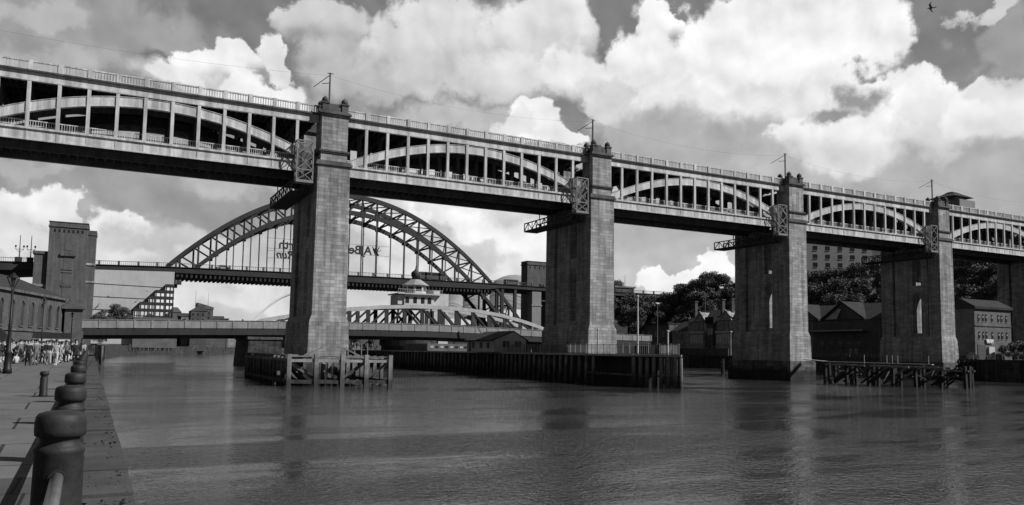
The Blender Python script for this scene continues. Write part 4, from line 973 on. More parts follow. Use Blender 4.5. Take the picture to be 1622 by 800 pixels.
# ---------------------------------------------------------------- Gateshead side buildings
def windows_x(t, x, ys, zs, w, h, m='win', frame=True):     # windows in a wall facing -X
    for y in ys:
        for z in zs:
            b = MB(); b.box(x-.05, x, y, y+w, z, z+h); o = b.obj('window', m, t)
            if frame: b = MB(); b.box(x-.10, x-.051, y-.1, y+w+.1, z-.12, z); b.box(x-.10, x-.051, y-.1, y+w+.1, z+h, z+h+.1); b.box(x-.10, x-.051, y+w/2-.05, y+w/2+.05, z, z+h); b.obj('window_frame', 'stone', o)
X = 180.0
t = thing('stone_house', 'old brick house with twin gables, tall chimneys and pale bays on the far quay', 'house', (X, 202, 4))
b = MB(); b.box(X, X+11, 190, 213.5, 3.5, 15.6); b.box(X, X+11, 213.5, 222, 3.5, 12.5)
for y0 in (192.0, 204.4): b.prism([(y0, 15.6), (y0+5.4, 15.6), (y0+2.7, 18.6)], 'x', X-.15, X+10.5)
b.obj('wall', 'stone', t)
b = MB()
for y0 in (192.0, 204.4):
    for s in (0, 1):
        pa = ((y0-.3, 15.4), (y0+2.7, 18.9)) if s == 0 else ((y0+5.7, 15.4), (y0+2.7, 18.9))
        b.bar((X-.3, pa[0][0], pa[0][1]), (X-.3, pa[1][0], pa[1][1]), .35, .3)
b.obj('gable_coping', 'stone', t)
b = MB(); b.prism([(X-.3, 15.5), (X+11.3, 15.5), (X+5.5, 19.6)], 'y', 189.7, 213.8); b.prism([(X-.3, 12.5), (X+11.3, 12.5), (X+5.5, 16)], 'y', 213.8, 222.3); b.obj('roof', 'slate', t)
for y in (190.6, 194.8, 199.2, 212.7):
    b = MB(); b.box(X+2.2, X+3.3, y-.5, y+.5, 15, 22.4); b.box(X+2, X+3.5, y-.7, y+.7, 22.4, 22.8); b.obj('chimney', 'hall', t)
for (ya, yb) in ((191.0, 198.0), (203.8, 210.8)):
    b = MB(); b.box(X-1.5, X-.01, ya, yb, 4, 11.6); b.obj('bay', 'stone', t)
    bb = kids(t)[-1]
    b = MB(); n = 5
    for k in range(n): y = ya+.3+k*(yb-ya-.4)/n; b.box(X-1.56, X-1.501, y, y+1.0, 8.0, 10.9)
    b.obj('window', 'win_pale', t); b = MB(); b.box(X-1.7, X, ya-.2, yb+.2, 11.6, 11.95); b.obj('bay_roof', 'render_pale', t)
b = MB(); b.box(X-1.2, X-.01, 199.4, 202.6, 4, 14.6); b.obj('porch', 'hall', t)
b = MB(); b.box(X-1.6, X+.2, 199.0, 203.0, 14.6, 16.8); b.obj('porch_roof', 'black', t)
b = MB(); b.box(X-1.26, X-1.201, 200.2, 201.8, 4.2, 7.0); b.obj('door', 'black', t)
windows_x(t, X-1.2, (199.8, 201.2), (11.0,), .9, 2.0, 'win_pale')
windows_x(t, X-.15, (193.4, 195.2, 205.6, 207.4), (13.0,), 1.3, 2.4)
windows_x(t, X, (216, 219), (6, 9.5), 1.2, 1.9)
b = MB(); b.box(X-4.5, X-4.2, 189, 214, 4, 6.4); tw = b.obj('garden_wall', 'hall'); tag(tw, 'low stone terrace wall in front of the twin-gabled house', 'wall')
rr = random.Random(21)
b = MB()
for k in range(260):
    y = rr.uniform(189, 214); z = 6.6+rr.gauss(0, .35); x = X-4.3+rr.gauss(0, .3); s = rr.uniform(.1, .25); b.add([(x, y, z), (x+rr.uniform(-s, s), y+s, z+s*.5), (x, y-s*.3, z+s)], [(0, 1, 2)])
tag(b.obj('flower_boxes', 'cloth_lightgrey'), 'row of pale flowers along the terrace wall by the twin-gabled house', 'flowers')

t = thing('warehouse', 'long dark gabled riverside warehouse between the third and fourth piers', 'warehouse', (X, 150, 4))
b = MB(); b.box(X, X+16, 137.5, 172, 3.5, 14.5)
for y0 in (142.5, 157.5): b.prism([(y0, 14.5), (y0+13.5, 14.5), (y0+6.75, 19.0)], 'x', X-.01, X+14)
b.obj('wall', 'brick_dark', t)
b = MB(); b.prism([(X-.3, 14.3), (X+16.4, 14.3), (X+8, 19.2)], 'y', 137.2, 172.4)
for y0 in (142.5, 157.5):
    b.prism([(y0-.4, 14.4), (y0+6.75, 19.1), (y0+13.9, 14.4), (y0+13.9, 14.8), (y0+6.75, 19.5), (y0-.4, 14.8)], 'x', X-.5, X+8)
b.obj('roof', 'slate', t)
b = MB(); b.prism([(150.8, 14.6), (154.4, 14.6), (150.2, 17.4), (149.3, 17.4)], 'x', X-.55, X-.5); b.obj('rooflight', 'win_pale', t)
b = MB(); b.box(X-2.6, X-2.2, 141, 160, 11.2, 11.6); b.obj('canopy_edge', 'pale_panel', t)
b = MB(); b.box(X-2.5, X, 141, 160, 10.9, 11.15); b.obj('canopy', 'slate', t)
windows_x(t, X, (143.5, 146.5, 149.5, 152.5, 155.5), (6.2,), 1.4, 2.2, 'win')
for y in (144.6, 146.2): b = MB(); b.box(X-.12, X-.06, y, y+1.1, 5.2, 6.6); b.obj('poster', 'pale_panel', t)
b = MB(); b.box(X-.1, X+.2, 159.5, 159.9, 4, 14.5); b.obj('downpipe', 'galv', t)
t = thing('annexe', 'plain dark rendered annexe at the right end of the warehouse', 'building', (X+3, 132, 4)); b = MB(); b.box(X+2, X+14, 128, 137.4, 3.5, 18.2); b.obj('wall', 'brick_dark', t); b = MB(); b.box(X+1.8, X+14.2, 127.8, 137.45, 18.2, 18.7); b.obj('roof', 'slate', t)
windows_x(t, X+2, (129.5, 133.5), (8, 12), 1.2, 1.8)

t = thing('brick_block', 'two-storey dark brick block with small arched windows under the last arch of the railway bridge', 'building', (165, 103, 4))
b = MB(); b.box(164.8, 177.8, 103, 108.6, 3.5, 15.0); b.obj('wall', 'brick_mid', t)
b = MB(); b.prism([(102.6, 15.0), (109, 15.0), (109, 15.5), (105.8, 17.3), (102.6, 15.5)], 'x', 164.5, 178.1); b.obj('roof', 'slate', t)
for z in (12.3, 8.6):
    for x in (165.9, 167.4, 168.5, 170.6, 172.9, 174.1, 175.8):
        b = MB(); b.box(x, x+.6, 102.93, 103, z, z+1.3); b.prism([(x, z+1.3), (x+.15, z+1.55), (x+.45, z+1.55), (x+.6, z+1.3)], 'y', 102.93, 103); w = b.obj('window', 'win', t)
        b = MB(); b.box(x-.06, x+.66, 102.9, 102.929, z-.12, z-.01); b.box(x+.08, x+.52, 102.9, 102.929, z+.8, z+1.15); b.obj('sill', 'pale_panel', w)
b = MB(); b.box(164.78, 177.82, 102.85, 103, 11.3, 11.5); b.obj('string_course', 'brick_dark', t)
b = MB(); b.box(165.5, 168.3, 102.9, 103, 4, 7.3); b.obj('roller_door', 'hall', t)
b = MB(); b.box(169.0, 171.0, 102.6, 103, 4, 6.9); b.obj('door', 'render_pale', t)
sg = text_mesh('WSP1', 0.95); sg.materials.clear(); sg.materials.append(M['canvas']); so_ = bpy.data.objects.new('lettering', sg); COL.objects.link(so_); so_.parent = t; so_.rotation_euler = (R(90), 0, 0); so_.location = Vector((168.4, 102.8, 7.75))-t.location

# hotel on the hill, with a wing and a rooftop pavilion
t = thing('hotel', 'tall pale hotel with rows of square windows on the hill beside the fourth pier', 'hotel', (306, 254, 15), R(-22))
b = MB(); b.box(-18, 15.5, 0, 22, 0, 56); b.obj('main_block', 'hotel', t, loc=Z0)
b = MB(); b.box(15.51, 25, 1.5, 20, 0, 50); b.obj('link', 'brick_mid', t, loc=Z0)
for iz in range(9):
    for iy in range(5):
        x = -13.6+iy*6.1; z = 19+iz*3.95; b = MB(); b.box(x, x+2.1, -.08, 0, z, z+2.1); w = b.obj('window', 'win', t, loc=Z0)
        b = MB(); b.box(x-.1, x+2.2, -.2, -.081, z-.2, z-.02); b.obj('sill', 'pale_panel', w, loc=Z0)
t = thing('hotel_wing', 'hat-roofed penthouse block rising above the bridge parapet right of the fourth pier', 'building', (306, 195, 20))
b = MB(); b.box(300, 322, 182, 206, 15, 58); b.obj('lower_wing', 'hotel', t)
b = MB(); b.box(301, 311, 192.5, 198.5, 58, 67.8); b.box(302.5, 308, 195, 201, 67.8, 69.2); b.obj('penthouse', 'hotel', t)
b = MB(); b.taper(298.5, 311.5, 193, 204.5, 69.2, 303, 308, 196, 201, 71.0); b.taper(303, 308, 196, 201, 71.0, 304, 307, 197.5, 199.5, 71.9); b.obj('penthouse_roof', 'slate', t)
for iz in range(6):
    for iy in range(4):
        y = 184+iy*5.2; z = 33+iz*3.9; b = MB(); b.box(299.92, 300, y, y+2.2, z, z+2.1); b.obj('window', 'win', t)
# pale rooftop lift housing near road viaduct at right of second pier
t = thing('roadside_kiosk', 'small flat-roofed hut beside an aerial on the approach right of the second pier', 'hut', (203, 262, 30)); b = MB(); b.box(199, 209, 284, 288, 20, 33.2); b.obj('wall', 'hall', t); b = MB(); b.box(198.4, 209.6, 283.6, 288.4, 33.2, 33.9); b.obj('roof', 'far', t); b = MB(); b.tube((204, 284, 33.9), (204, 284, 39), .12, .05, 6); b.obj('aerial', 'far_dark', t)
# low dark buildings behind jetty end
t = thing('warehouse', 'low dark flat-roofed store behind the end of the timber jetty', 'warehouse', (176, 235, 4)); b = MB(); b.box(179, 192, 222.5, 246, 3.5, 14.8); b.obj('wall', 'brick_dark', t); b = MB(); b.box(178.6, 192.3, 222.4, 246.4, 14.8, 15.5); b.obj('roof', 'slate', t)
windows_x(t, 179, (225, 229, 233, 237, 241), (6.5, 10.6), 1.5, 2.0, 'win')
t = thing('warehouse', 'ruinous pale-fronted building among trees right of the second pier', 'house', (205, 262, 10)); b = MB(); b.box(205, 214, 252, 262, 5, 24); b.obj('wall', 'far', t); b = MB(); b.prism([(204.6, 24), (214.4, 24), (209.5, 27)], 'y', 251.6, 262.4); b.obj('roof', 'slate', t)
windows_x(t, 205, (253.5, 256.5, 259.5), (14, 18, 21), 1.2, 1.8)
t = thing('retaining_wall', 'long dark retaining wall at the foot of the wooded slope', 'wall', (194, 200, 4)); b = MB(); b.bar((200, 60, 8.2), (197, 300, 8.2), .8, 9); b.obj('face', 'hall', t)
for (x, y, h, lab) in ((173.5, 222, 22.0, 'slim lamp post at the end of the timber jetty, before the trees'), (178, 187.5, 25.4, 'tall slim pole by the twin-gabled house near the third pier'), (190, 216, 25, 'thin pole behind the left chimney of the twin-gabled house')):
    t = thing('street_lamp', lab, 'lamp post', (x, y, 4)); b = MB(); b.tube((x, y, 3), (x, y, h), .13, .08, 6); b.obj('post', 'galv', t); b = MB(); b.bar((x, y, h-.1), (x-1.4, y+.6, h), .14); b.obj('arm', 'galv', t)

# ================================================================ LEFT BANK: hall, approach wall, market
def hall():
    t = thing('market_hall', 'old stone hall with a slate hipped roof and round-headed windows at the far left', 'building', (-12, 165, 3))
    A = Vector((-17.2, 150, 0)); B_ = Vector((-7.0, 188, 0)); u = (B_-A).normalized(); n_ = Vector((-u.y, u.x, 0)); L_ = (B_-A).length
    def P(s, d, z): q = A+u*s+n_*d; return (q.x, q.y, z)
    W_ = 14.0; ez = 13.6; rz = 17.6
    b = MB()
    c = [P(-14, 0, 0), P(L_, 0, 0), P(L_, W_, 0), P(-14, W_, 0)]; b.fr([(p[0], p[1]) for p in c], 2.5, [(p[0], p[1]) for p in c], ez); b.obj('wall', 'hall', t)
    c2 = [P(-14.3, -.5, 0), P(L_+.5, -.5, 0), P(L_+.5, W_+.5, 0), P(-14.3, W_+.5, 0)]
    b = MB(); b.fr([(p[0], p[1]) for p in c2], ez, [(p[0], p[1]) for p in c2], ez+.45); b.obj('eaves_cornice', 'stone_cap', t)
    b = MB(); v = [P(-14.3, -.5, ez+.46), P(L_+.5, -.5, ez+.46), P(L_+.5, W_+.5, ez+.46), P(-14.3, W_+.5, ez+.46), P(-14.3, W_/2, rz), P(L_-7, W_/2, rz)]
    b.add(v, [(0, 1, 5, 4), (1, 2, 5), (2, 3, 4, 5), (3, 0, 4), (0, 3, 2, 1)]); b.obj('roof', 'slate', t)
    for s in (-2, 2.6, 7.2, 11.8, 16.4, 21.0, 25.6, 30.2, 34.8):
        b = MB(); w = .85; zb, zt = 7.9, 11.4
        pts = [(-w, zb), (w, zb), (w, zt)]+[(w*math.cos(a), zt+w*math.sin(a)) for a in [math.pi*k/8 for k in range(1, 8)]]+[(-w, zt)]
        vs = [P(s+p[0], -.06, p[1]) for p in pts]+[P(s+p[0], .05, p[1]) for p in pts]; n = len(pts)
        b.add(vs, [tuple(range(n)), tuple(range(2*n-1, n-1, -1))]+[(i, n+i, n+(i+1) % n, (i+1) % n) for i in range(n)]); w_ = b.obj('window', 'win', t)
        b = MB(); b.bar(P(s-w-.16, -.12, zb-.2), P(s+w+.16, -.12, zb-.2), .2, .2); b.bar(P(s-w-.12, -.1, zb), P(s-w-.12, -.1, zt+.3), .2, .16, (0, 1, 0)); b.bar(P(s+w+.12, -.1, zb), P(s+w+.12, -.1, zt+.3), .2, .16, (0, 1, 0))
        for k in range(8):
            a0, a1 = math.pi*k/8, math.pi*(k+1)/8; r_ = w+.12
            b.bar(P(s+r_*math.cos(a0), -.1, zt+r_*math.sin(a0)), P(s+r_*math.cos(a1), -.1, zt+r_*math.sin(a1)), .2, .16)
        b.obj('window_surround', 'tower', w_)
    for z in (7.0,): b = MB(); b.bar(P(-14, -.1, z), P(L_, -.1, z), .3, .3); b.obj('string_course', 'stone_cap', t)
hall()
t = thing('approach_viaduct', 'dark stone approach with iron railing and wide arch carrying the low bridge road', 'viaduct', (-20, 189, 3))
b = MB()
ax = [(-60, -19), (-9.5, -3.9)]
b.box(-60, -19, 189, 207, 2.5, 9.2); b.box(-9.2, -3.9, 189, 207, 0, 9.2)
pts = [(-19, 9.2), (-9.2, 9.2)]+[(-14.1+4.9*math.cos(a), 4.2+3.0*math.sin(a)) for a in [math.pi*k/12 for k in range(13)]]
pts = [(-19, 9.2), (-19, 4.2)]+[(-14.1-4.9*math.cos(a), 4.2+2.6*math.sin(a)) for a in [math.pi*k/12 for k in range(1, 12)]]+[(-9.2, 4.2), (-9.2, 9.2)]
b.prism(pts, 'y', 189, 207); b.obj('masonry', 'quaywall', t)
b = MB(); b.box(-60, -3.9, 188.8, 189.2, 9.2, 9.45); b.box(-60, -3.9, 188.85, 189.1, 10.35, 10.5)
x = -60
while x < -4: b.box(x-.05, x+.05, 188.9, 189.05, 9.45, 10.35); x += .5
b.obj('railing', 'tyne', t)
b = MB(); b.box(-60, -4.2, 188.4, 188.99, 7.4, 7.8)
for k in range(28): xx = -24+k*.75; b.box(xx, xx+.35, 188.7, 188.99, 5.9 if abs(xx+14.1) > 5 else 7.0, 7.4)
b.obj('corbel', 'tyne_light', t)
t = thing('gate_pier', 'square dark stone gate pier with projecting cap at the left end of the low bridge', 'pier', (-5.3, 187, 3))
b = MB(); b.box(-6.9, -3.7, 186.2, 188.7, 0, 11.9); b.obj('shaft', 'brick_dark', t); b = MB(); b.box(-7.5, -3.2, 185.7, 189.3, 11.9, 12.5); b.box(-7.1, -3.6, 186.1, 188.8, 12.5, 12.9); b.obj('cap', 'brick_dark', t)
# near market canopy and tall stall frame
t = thing('market_stall', 'long white awning stretched over stalls behind the crowd on the quay', 'market stall', (-7, 120, 3))
b = MB(); b.prism([(118, 4.9), (122, 4.9), (120.5, 6.0), (119.5, 6.0)], 'x', -7.9, -3.6); b.obj('canopy', 'cloth_lightgrey', t)
for x in (-7.8, -5.7, -3.7): b = MB(); b.box(x-.05, x+.05, 118.1, 118.2, 2.95, 4.9); b.obj('pole', 'galv', t)
b = MB(); b.box(-7.8, -3.7, 119, 120, 2.95, 3.9); b.obj('counter', 'cloth_mid', t)
t = thing('market_stall', 'pale round-topped stall tent just left of the long white awning', 'market stall', (-12, 122, 3))
b = MB(); b.taper(-15.2, -10.2, 119, 123, 4.9, -13.6, -11.6, 120.5, 121.5, 6.5); b.obj('canopy', 'cloth_lightgrey', t)
for x in (-15.1, -10.3): b = MB(); b.box(x-.05, x+.05, 119, 119.1, 2.95, 4.9); b.obj('pole', 'galv', t)
t = thing('market_stall', 'near stall with pale vertical poles and light drapes at the left edge of the photo', 'market stall', (-7.5, 60, 3))
b = MB(); b.box(-9.5, -6.2, 60, 62.5, 5.75, 5.95); b.obj('canopy', 'cloth_lightgrey', t)
for x in (-7.0, -6.7, -6.3): b = MB(); b.box(x-.04, x+.04, 60, 60.1, 2.95, 8.4); b.obj('pole', 'galv', t)
b = MB(); b.box(-9.4, -6.35, 60.2, 60.3, 4.4, 5.7); b.obj('drape', 'cloth_lightgrey', t); b = MB(); b.box(-9.4, -6.5, 60.1, 61.2, 2.95, 4.3); b.obj('counter', 'cloth_dark', t)

# ================================================================ QUAY FURNITURE
def bollard_profile():
    return [(0.200, 0), (0.200, 0.05), (0.180, 0.08), (0.172, 0.30), (0.168, 0.62), (0.174, 0.635), (0.174, 0.665), (0.160, 0.68), (0.143, 0.70), (0.137, 0.725), (0.140, 0.75), (0.160, 0.757), (0.174, 0.765), (0.177, 0.80), (0.177, 0.86), (0.170, 0.905), (0.152, 0.930), (0.11, 0.943), (0.05, 0.949), (0.01, 0.95)]
by = [7.01, 11.4, 16.67, 23.0, 29.6, 36.2, 42.8, 49.4, 56, 62.6, 69.2, 75.8, 82.4, 89]
bx = lambda y: -0.24-0.0148*(y-7) if y < 30 else -0.58-0.0115*(y-30)
proto = None
names = ['nearest', 'second', 'third', 'fourth', 'fifth', 'sixth', 'seventh', 'eighth', 'ninth', 'tenth', 'eleventh', 'twelfth', 'thirteenth', 'fourteenth']
for k, y in enumerate(by):
    if k == 0:
        proto = thing('bollard', '', 'bollard', (bx(y), y, Q0)); b = MB(); b.lathe(bollard_profile(), 48); b.obj('post', 'iron', proto, smooth=True, loc=Z0)
        b = MB(); b.tube((0, -0.155, 0.46), (0, -0.195, 0.46), 0.065, 0.06, 20); b.obj('rail_socket', 'iron', proto, loc=Z0); pk = kids(proto); c = proto
    else: c = dup(proto, None, pk); c.location = (bx(y), y, Q0)
    c['label'] = ('heavy black mushroom-capped bollard nearest the camera with a rail fixed to it' if k == 0 else '%s mushroom-capped bollard counted from the camera along the quay edge' % names[k]); c['group'] = 'mushroom bollards along the quay edge'
ys = [1.8]+by
for k in range(len(ys)-1):
    y0, y1 = ys[k]+.165, ys[k+1]-.165; x0, x1 = bx(ys[k]), bx(ys[k+1]); b = MB(); b.tube((x0-.0, y0, Q0+.46), (x1, y1, Q0+.46), 0.045, n=16)
    o = b.obj('rail', 'rail', smooth=True)
    tag(o, 'galvanised tube rail running from the nearest bollard towards the camera' if k == 0 else 'tube rail between the %s and %s bollards from the camera' % (names[k-1], names[k]), 'rail', 'tube rails linking the bollards')
t = thing('bollard', 'slim knee-high black bollard standing alone on the pavement', 'bollard', (-1.37, 25.9, Q0)); b = MB(); b.lathe([(.115, 0), (.115, .04), (.10, .06), (.098, .52), (.085, .54), (.085, .58), (.112, .60), (.115, .66), (.09, .70), (.02, .715)], 24); b.obj('post', 'iron', t, smooth=True, loc=Z0)
b = MB(); b.lathe([(.30, 0.004), (.29, .012)], 20); b.obj('base_plate', 'iron', t, loc=Z0)
def lamp(x, y, h, lab):
    t = thing('street_lamp', lab, 'lamp post', (x, y, Q0))
    b = MB(); b.lathe([(.20, 0), (.20, .25), (.16, .3), (.15, 1.0), (.17, 1.05), (.10, 1.15), (.075, 2.2), (.085, 2.25), (.065, 2.35), (.05, h-.75)], 16); b.obj('column', 'iron_lamp', t, smooth=True, loc=Z0)
    b = MB()
    for s in (-1, 1): b.bar((0, 0, h-.8), (s*.26, 0, h-.12), .045)
    b.bar((-.28, 0, h-.1), (.28, 0, h-.1), .04); b.obj('bracket', 'iron_lamp', t, loc=Z0)
    b = MB(); b.lathe([(.05, h-.6), (.11, h-.14)], 6); b.obj('lantern_glass', 'win', t, loc=Z0)
    b = MB(); b.lathe([(.24, h-.13), (.23, h-.08), (.10, h+.03), (.03, h+.12)], 12); b.obj('lantern_hood', 'iron_lamp', t, loc=Z0)
    return t
lamp(-4.04, 46.2, 4.9, 'tall black lamp post with a V-shaped lantern at the left edge of the quay')
lamp(-5.35, 93, 6.2, 'second black lamp post standing among the crowd')
lamp(-3.8, 128, 6.0, 'small distant lamp post between the crowd and the gate pier')
# ================================================================ TREES
def leafmesh(name, blobs, n, size, seed, m='foliage'):
    r_ = np.random.RandomState(seed); B_ = np.array(blobs, float)   # cx,cy,cz,rx,ry,rz
    w = (B_[:, 3]*B_[:, 4]*B_[:, 5])**0.75; w /= w.sum(); idx = r_.choice(len(B_), n, p=w)
    d = r_.normal(size=(n, 3)); d /= np.linalg.norm(d, axis=1)[:, None]; rad = r_.uniform(0.25, 1.0, n)**0.5*(1+np.maximum(0, r_.normal(0, .12, n)))
    c = B_[idx, :3]+d*B_[idx, 3:]*rad[:, None]
    a = r_.normal(size=(n, 3)); a /= np.linalg.norm(a, axis=1)[:, None]; bb = np.cross(a, r_.normal(size=(n, 3))); bb /= np.linalg.norm(bb, axis=1)[:, None]
    s = size*r_.uniform(0.5, 1.3, n)[:, None]
    V = np.stack([c-a*s, c+bb*s*.7, c+a*s, c-bb*s*.7], 1).reshape(-1, 3); F = np.arange(4*n).reshape(-1, 4)
    me = bpy.data.meshes.new(name); me.from_pydata(V.tolist(), [], F.tolist()); me.materials.append(M[m]); me.update(); return me
def make_tree(seed, h, wd, n, lab, m='foliage', group=None, conif=False, leaf=.38):
    r_ = random.Random(seed); t = thing('tree', lab, 'tree', (0, 0, 0), 0, group)
    b = MB(); b.tube((0, 0, -1), (r_.uniform(-.3, .3), 0, h*.45), h*.028, h*.016, 8); b.obj('trunk', 'bark', t, loc=Z0)
    blobs = []
    for k in range(22):
        a = r_.uniform(0, 6.28); q = r_.uniform(0, 1)**.6*wd*.66; z = h*r_.uniform(.28, .9); q *= (1.2-z/h*.75); rr_ = wd*r_.uniform(.16, .34)
        blobs.append((q*math.cos(a), q*math.sin(a), z, rr_, rr_, rr_*.75))
    b = MB()
    for (x, y, z, a_, b_, c_) in blobs[:8]: b.tube((0, 0, h*.3), (x, y, z), h*.012, h*.004, 5)
    b.obj('limb', 'bark', t, loc=Z0)
    o = bpy.data.objects.new('crown', leafmesh('crown', blobs, n, leaf, seed, m)); COL.objects.link(o); o.parent = t
    return t
G1 = 'trees on the wooded slope'
protos = [make_tree(s, 13, 7.2, 7000, '', group=G1, leaf=.27) for s in (1, 2, 3)]
pk3 = [kids(p) for p in protos]
def place(i, x, y, z, s, rz, lab, group):
    if not protos[i].get('used'): c = protos[i]; c['used'] = 1
    else: c = dup(protos[i], None, pk3[i])
    c.location = (x, y, z); c.scale = (s, s, s*random.uniform(.92, 1.1)); c.rotation_euler = (0, 0, rz); c['label'] = lab; c['group'] = group
random.seed(12)
ORD = ['first', 'second', 'third', 'fourth', 'fifth', 'sixth', 'seventh', 'eighth', 'ninth', 'tenth', 'eleventh', 'twelfth', 'thirteenth', 'fourteenth', 'fifteenth', 'sixteenth']
def slope(specs, lab0, group):
    rows = {}
    for q in specs: rows.setdefault('upper' if q[2] > sum(w[2] for w in specs)/len(specs) else 'lower', []).append(q)
    seq = []
    for rn, qs in rows.items():
        for j, q in enumerate(sorted(qs, key=lambda w: w[0]/w[1])): seq.append((q, rn, j))
    for (x, y, ztop, s), rn, j in seq:
        lab = lab0.replace('tree', 'tree, %s from left in the %s row,' % (ORD[min(j, 15)], rn), 1)
        place(random.randrange(3), x, y, ztop-13*s*.98, s, random.uniform(0, 6.28), lab, group)
# behind the approach deck, right of the second pier
slope([(178, 302, 37.5, 1.0), (185, 300, 39.5, 1.0), (191, 296, 40.5, 1.1), (197, 293, 40, 1.05), (203, 290, 37.5, .9)], 'leafy tree above the road deck', 'trees above the road deck')
slope([(176, 256, 26.5, 1.0), (182, 250, 27, 1.05), (188, 246, 26, 1.1), (195, 256, 24, 1), (178, 240, 21, .9), (186, 238, 20, .9), (172, 262, 24, 1.1), (190, 262, 26.5, 1.1), (200, 262, 27, 1.1), (196, 246, 23, 1.0), (204, 252, 25, 1.0)], 'dark tree below the road deck', 'trees below the road deck')
sp = []
for (x, y, zt) in ((199, 232, 32.5), (203, 229, 34), (207, 226, 34.5), (211, 221, 34.2), (214, 217, 35.0), (218, 213, 34.2), (222, 209, 35), (226, 205, 35.3), (196, 226, 27), (201, 222, 28), (206, 217, 28.5), (210, 212, 28.5), (214, 207, 28.5), (193, 230, 23), (196, 218, 22), (201, 212, 22.5), (206, 204, 23), (209, 199, 24), (218, 200, 29), (222, 195, 30), (196, 236, 30), (200, 240, 32.5), (193, 240, 28), (206, 231, 30), (212, 225, 31), (217, 219, 31), (222, 214, 32), (203, 222, 25), (209, 216, 25.5), (214, 211, 26)): sp.append((x, y, zt, random.uniform(.85, 1.15)))
slope(sp, 'dark tree behind the twin-gabled house', 'trees behind the twin-gabled house')
sp = []
for (x, y, zt) in ((228, 200, 35.5), (232, 195, 36), (235, 189, 37.5), (240, 184, 37), (244, 178, 36), (247, 172, 36.5), (250, 166, 38), (226, 190, 30), (229, 182, 30), (233, 176, 30), (237, 168, 31), (240, 162, 31), (214, 180, 25), (217, 173, 25), (220, 166, 25), (224, 158, 25.5)): sp.append((x, y, zt, random.uniform(.85, 1.2)))
slope(sp, 'dark tree between third and fourth piers', 'trees between third and fourth piers')
sp = []
for (x, y, zt) in ((250, 158, 38.5), (254, 153, 39.5), (258, 148, 40), (262, 143, 40.5), (240, 150, 33), (244, 145, 34), (248, 139, 34), (226, 142, 27), (230, 136, 27), (233, 130, 27)): sp.append((x, y, zt, random.uniform(.85, 1.2)))
slope(sp, 'dark tree right of the fourth pier', 'trees right of the fourth pier')
slope([(-0.5, 261, 14.8, .45), (3.0, 261.5, 16.4, .5), (5.6, 261, 16.0, .42), (-14, 235, 16, .6), (-9, 230, 15, .6)], 'small tree at the foot of the left tower', 'trees by the left tower')
pale = make_tree(9, 8, 4.2, 1700, '', 'foliage_pale', 'pale bushes by the far quay', leaf=.3); plk = kids(pale)
ps = [(14, 430, 4.5), (18, 445, 4.5), (21, 452, 4.3), (12, 418, 4.4), (25, 500, 4.5), (29, 510, 4.5), (171, 0, 0)]
pale.location = (14, 430, 3); pale['label'] = 'pale sunlit bush at the far bend of the left quay'
for (x, y, z) in ps[1:6]: c = dup(pale, None, plk); c.location = (x, y, z-1.5)
for k, (x, y, s) in enumerate(((88, 330, 1.0), (94, 335, .9), (100, 340, 1.1), (106, 338, .9))):
    c = dup(pale, None, plk); c.location = (x, y, 2.6); c.scale = (s, s, s); c['label'] = 'pale bush on the low island just right of the first pier'; c['group'] = 'pale bushes right of the first pier'
sheet('ground', [(84, 322), (112, 322), (122, 350), (120, 420), (86, 400)], 3.0, 'quaywall', -4)
for k, (x, y, s) in enumerate(((171.5, 101, .42), (174, 100.5, .5), (176.5, 100, .55), (179, 99.5, .5), (181.5, 98.5, .45))):
    c = dup(pale, None, plk); c.location = (x, y, 4); c.scale = (s*1.3, s, s); c['label'] = 'low scrubby bush before the brick block at the right edge'; c['group'] = 'bushes before the brick block'
t = thing('car', 'dark car parked at the foot of the fourth pier', 'car', (158, 99, 4))
b = MB(); b.prism([(156, 4.35), (160.2, 4.35), (160.2, 4.95), (159.4, 5.1), (158.7, 5.6), (157, 5.6), (156.4, 5.1), (156, 5.0)], 'y', 99.4, 101.0); b.obj('body', 'iron_lamp', t)
for x in (156.8, 159.4): b = MB(); b.tube((x, 99.35, 4.33), (x, 99.6, 4.33), .33, n=12); b.obj('wheel', 'black', t)
b = MB(); b.box(157.0, 158.7, 99.36, 99.399, 5.12, 5.5); b.obj('window', 'win', t)
# quayside railing on the Gateshead side
t = thing('fence', 'thin pale railing along the far quay edge right of the fourth pier', 'fence', (157, 90, 4))
fl = along([(157, 60), (154.8, 87.4), (156.5, 99.5), (161, 118), (173.5, 150.8), (176.6, 175), (178.6, 189)], 1.6)
for (x, y) in fl[:98]: b = MB(); b.box(x-.04, x+.04, y-.04, y+.04, 4, 5.1); b.obj('post', 'galv', t)
b = MB()
for a, c in zip(fl, fl[1:]): b.bar((a[0], a[1], 5.1), (c[0], c[1], 5.1), .06); b.bar((a[0], a[1], 4.6), (c[0], c[1], 4.6), .05)
b.obj('rail', 'galv', t)
# sign glimpsed through the last arch
t = thing('sign', 'pale crescent-shaped sign glimpsed inside the last arch of the railway bridge', 'sign', (170.5, 105.2, 31.5)); b = MB()
for k in range(10):
    a0, a1 = R(50+28*k), R(50+28*(k+1)); b.bar((171.2+.62*math.cos(a0), 105.2, 31.0+.8*math.sin(a0)), (171.2+.62*math.cos(a1), 105.2, 31.0+.8*math.sin(a1)), .3, .1)
b.obj('crescent', 'canvas', t)

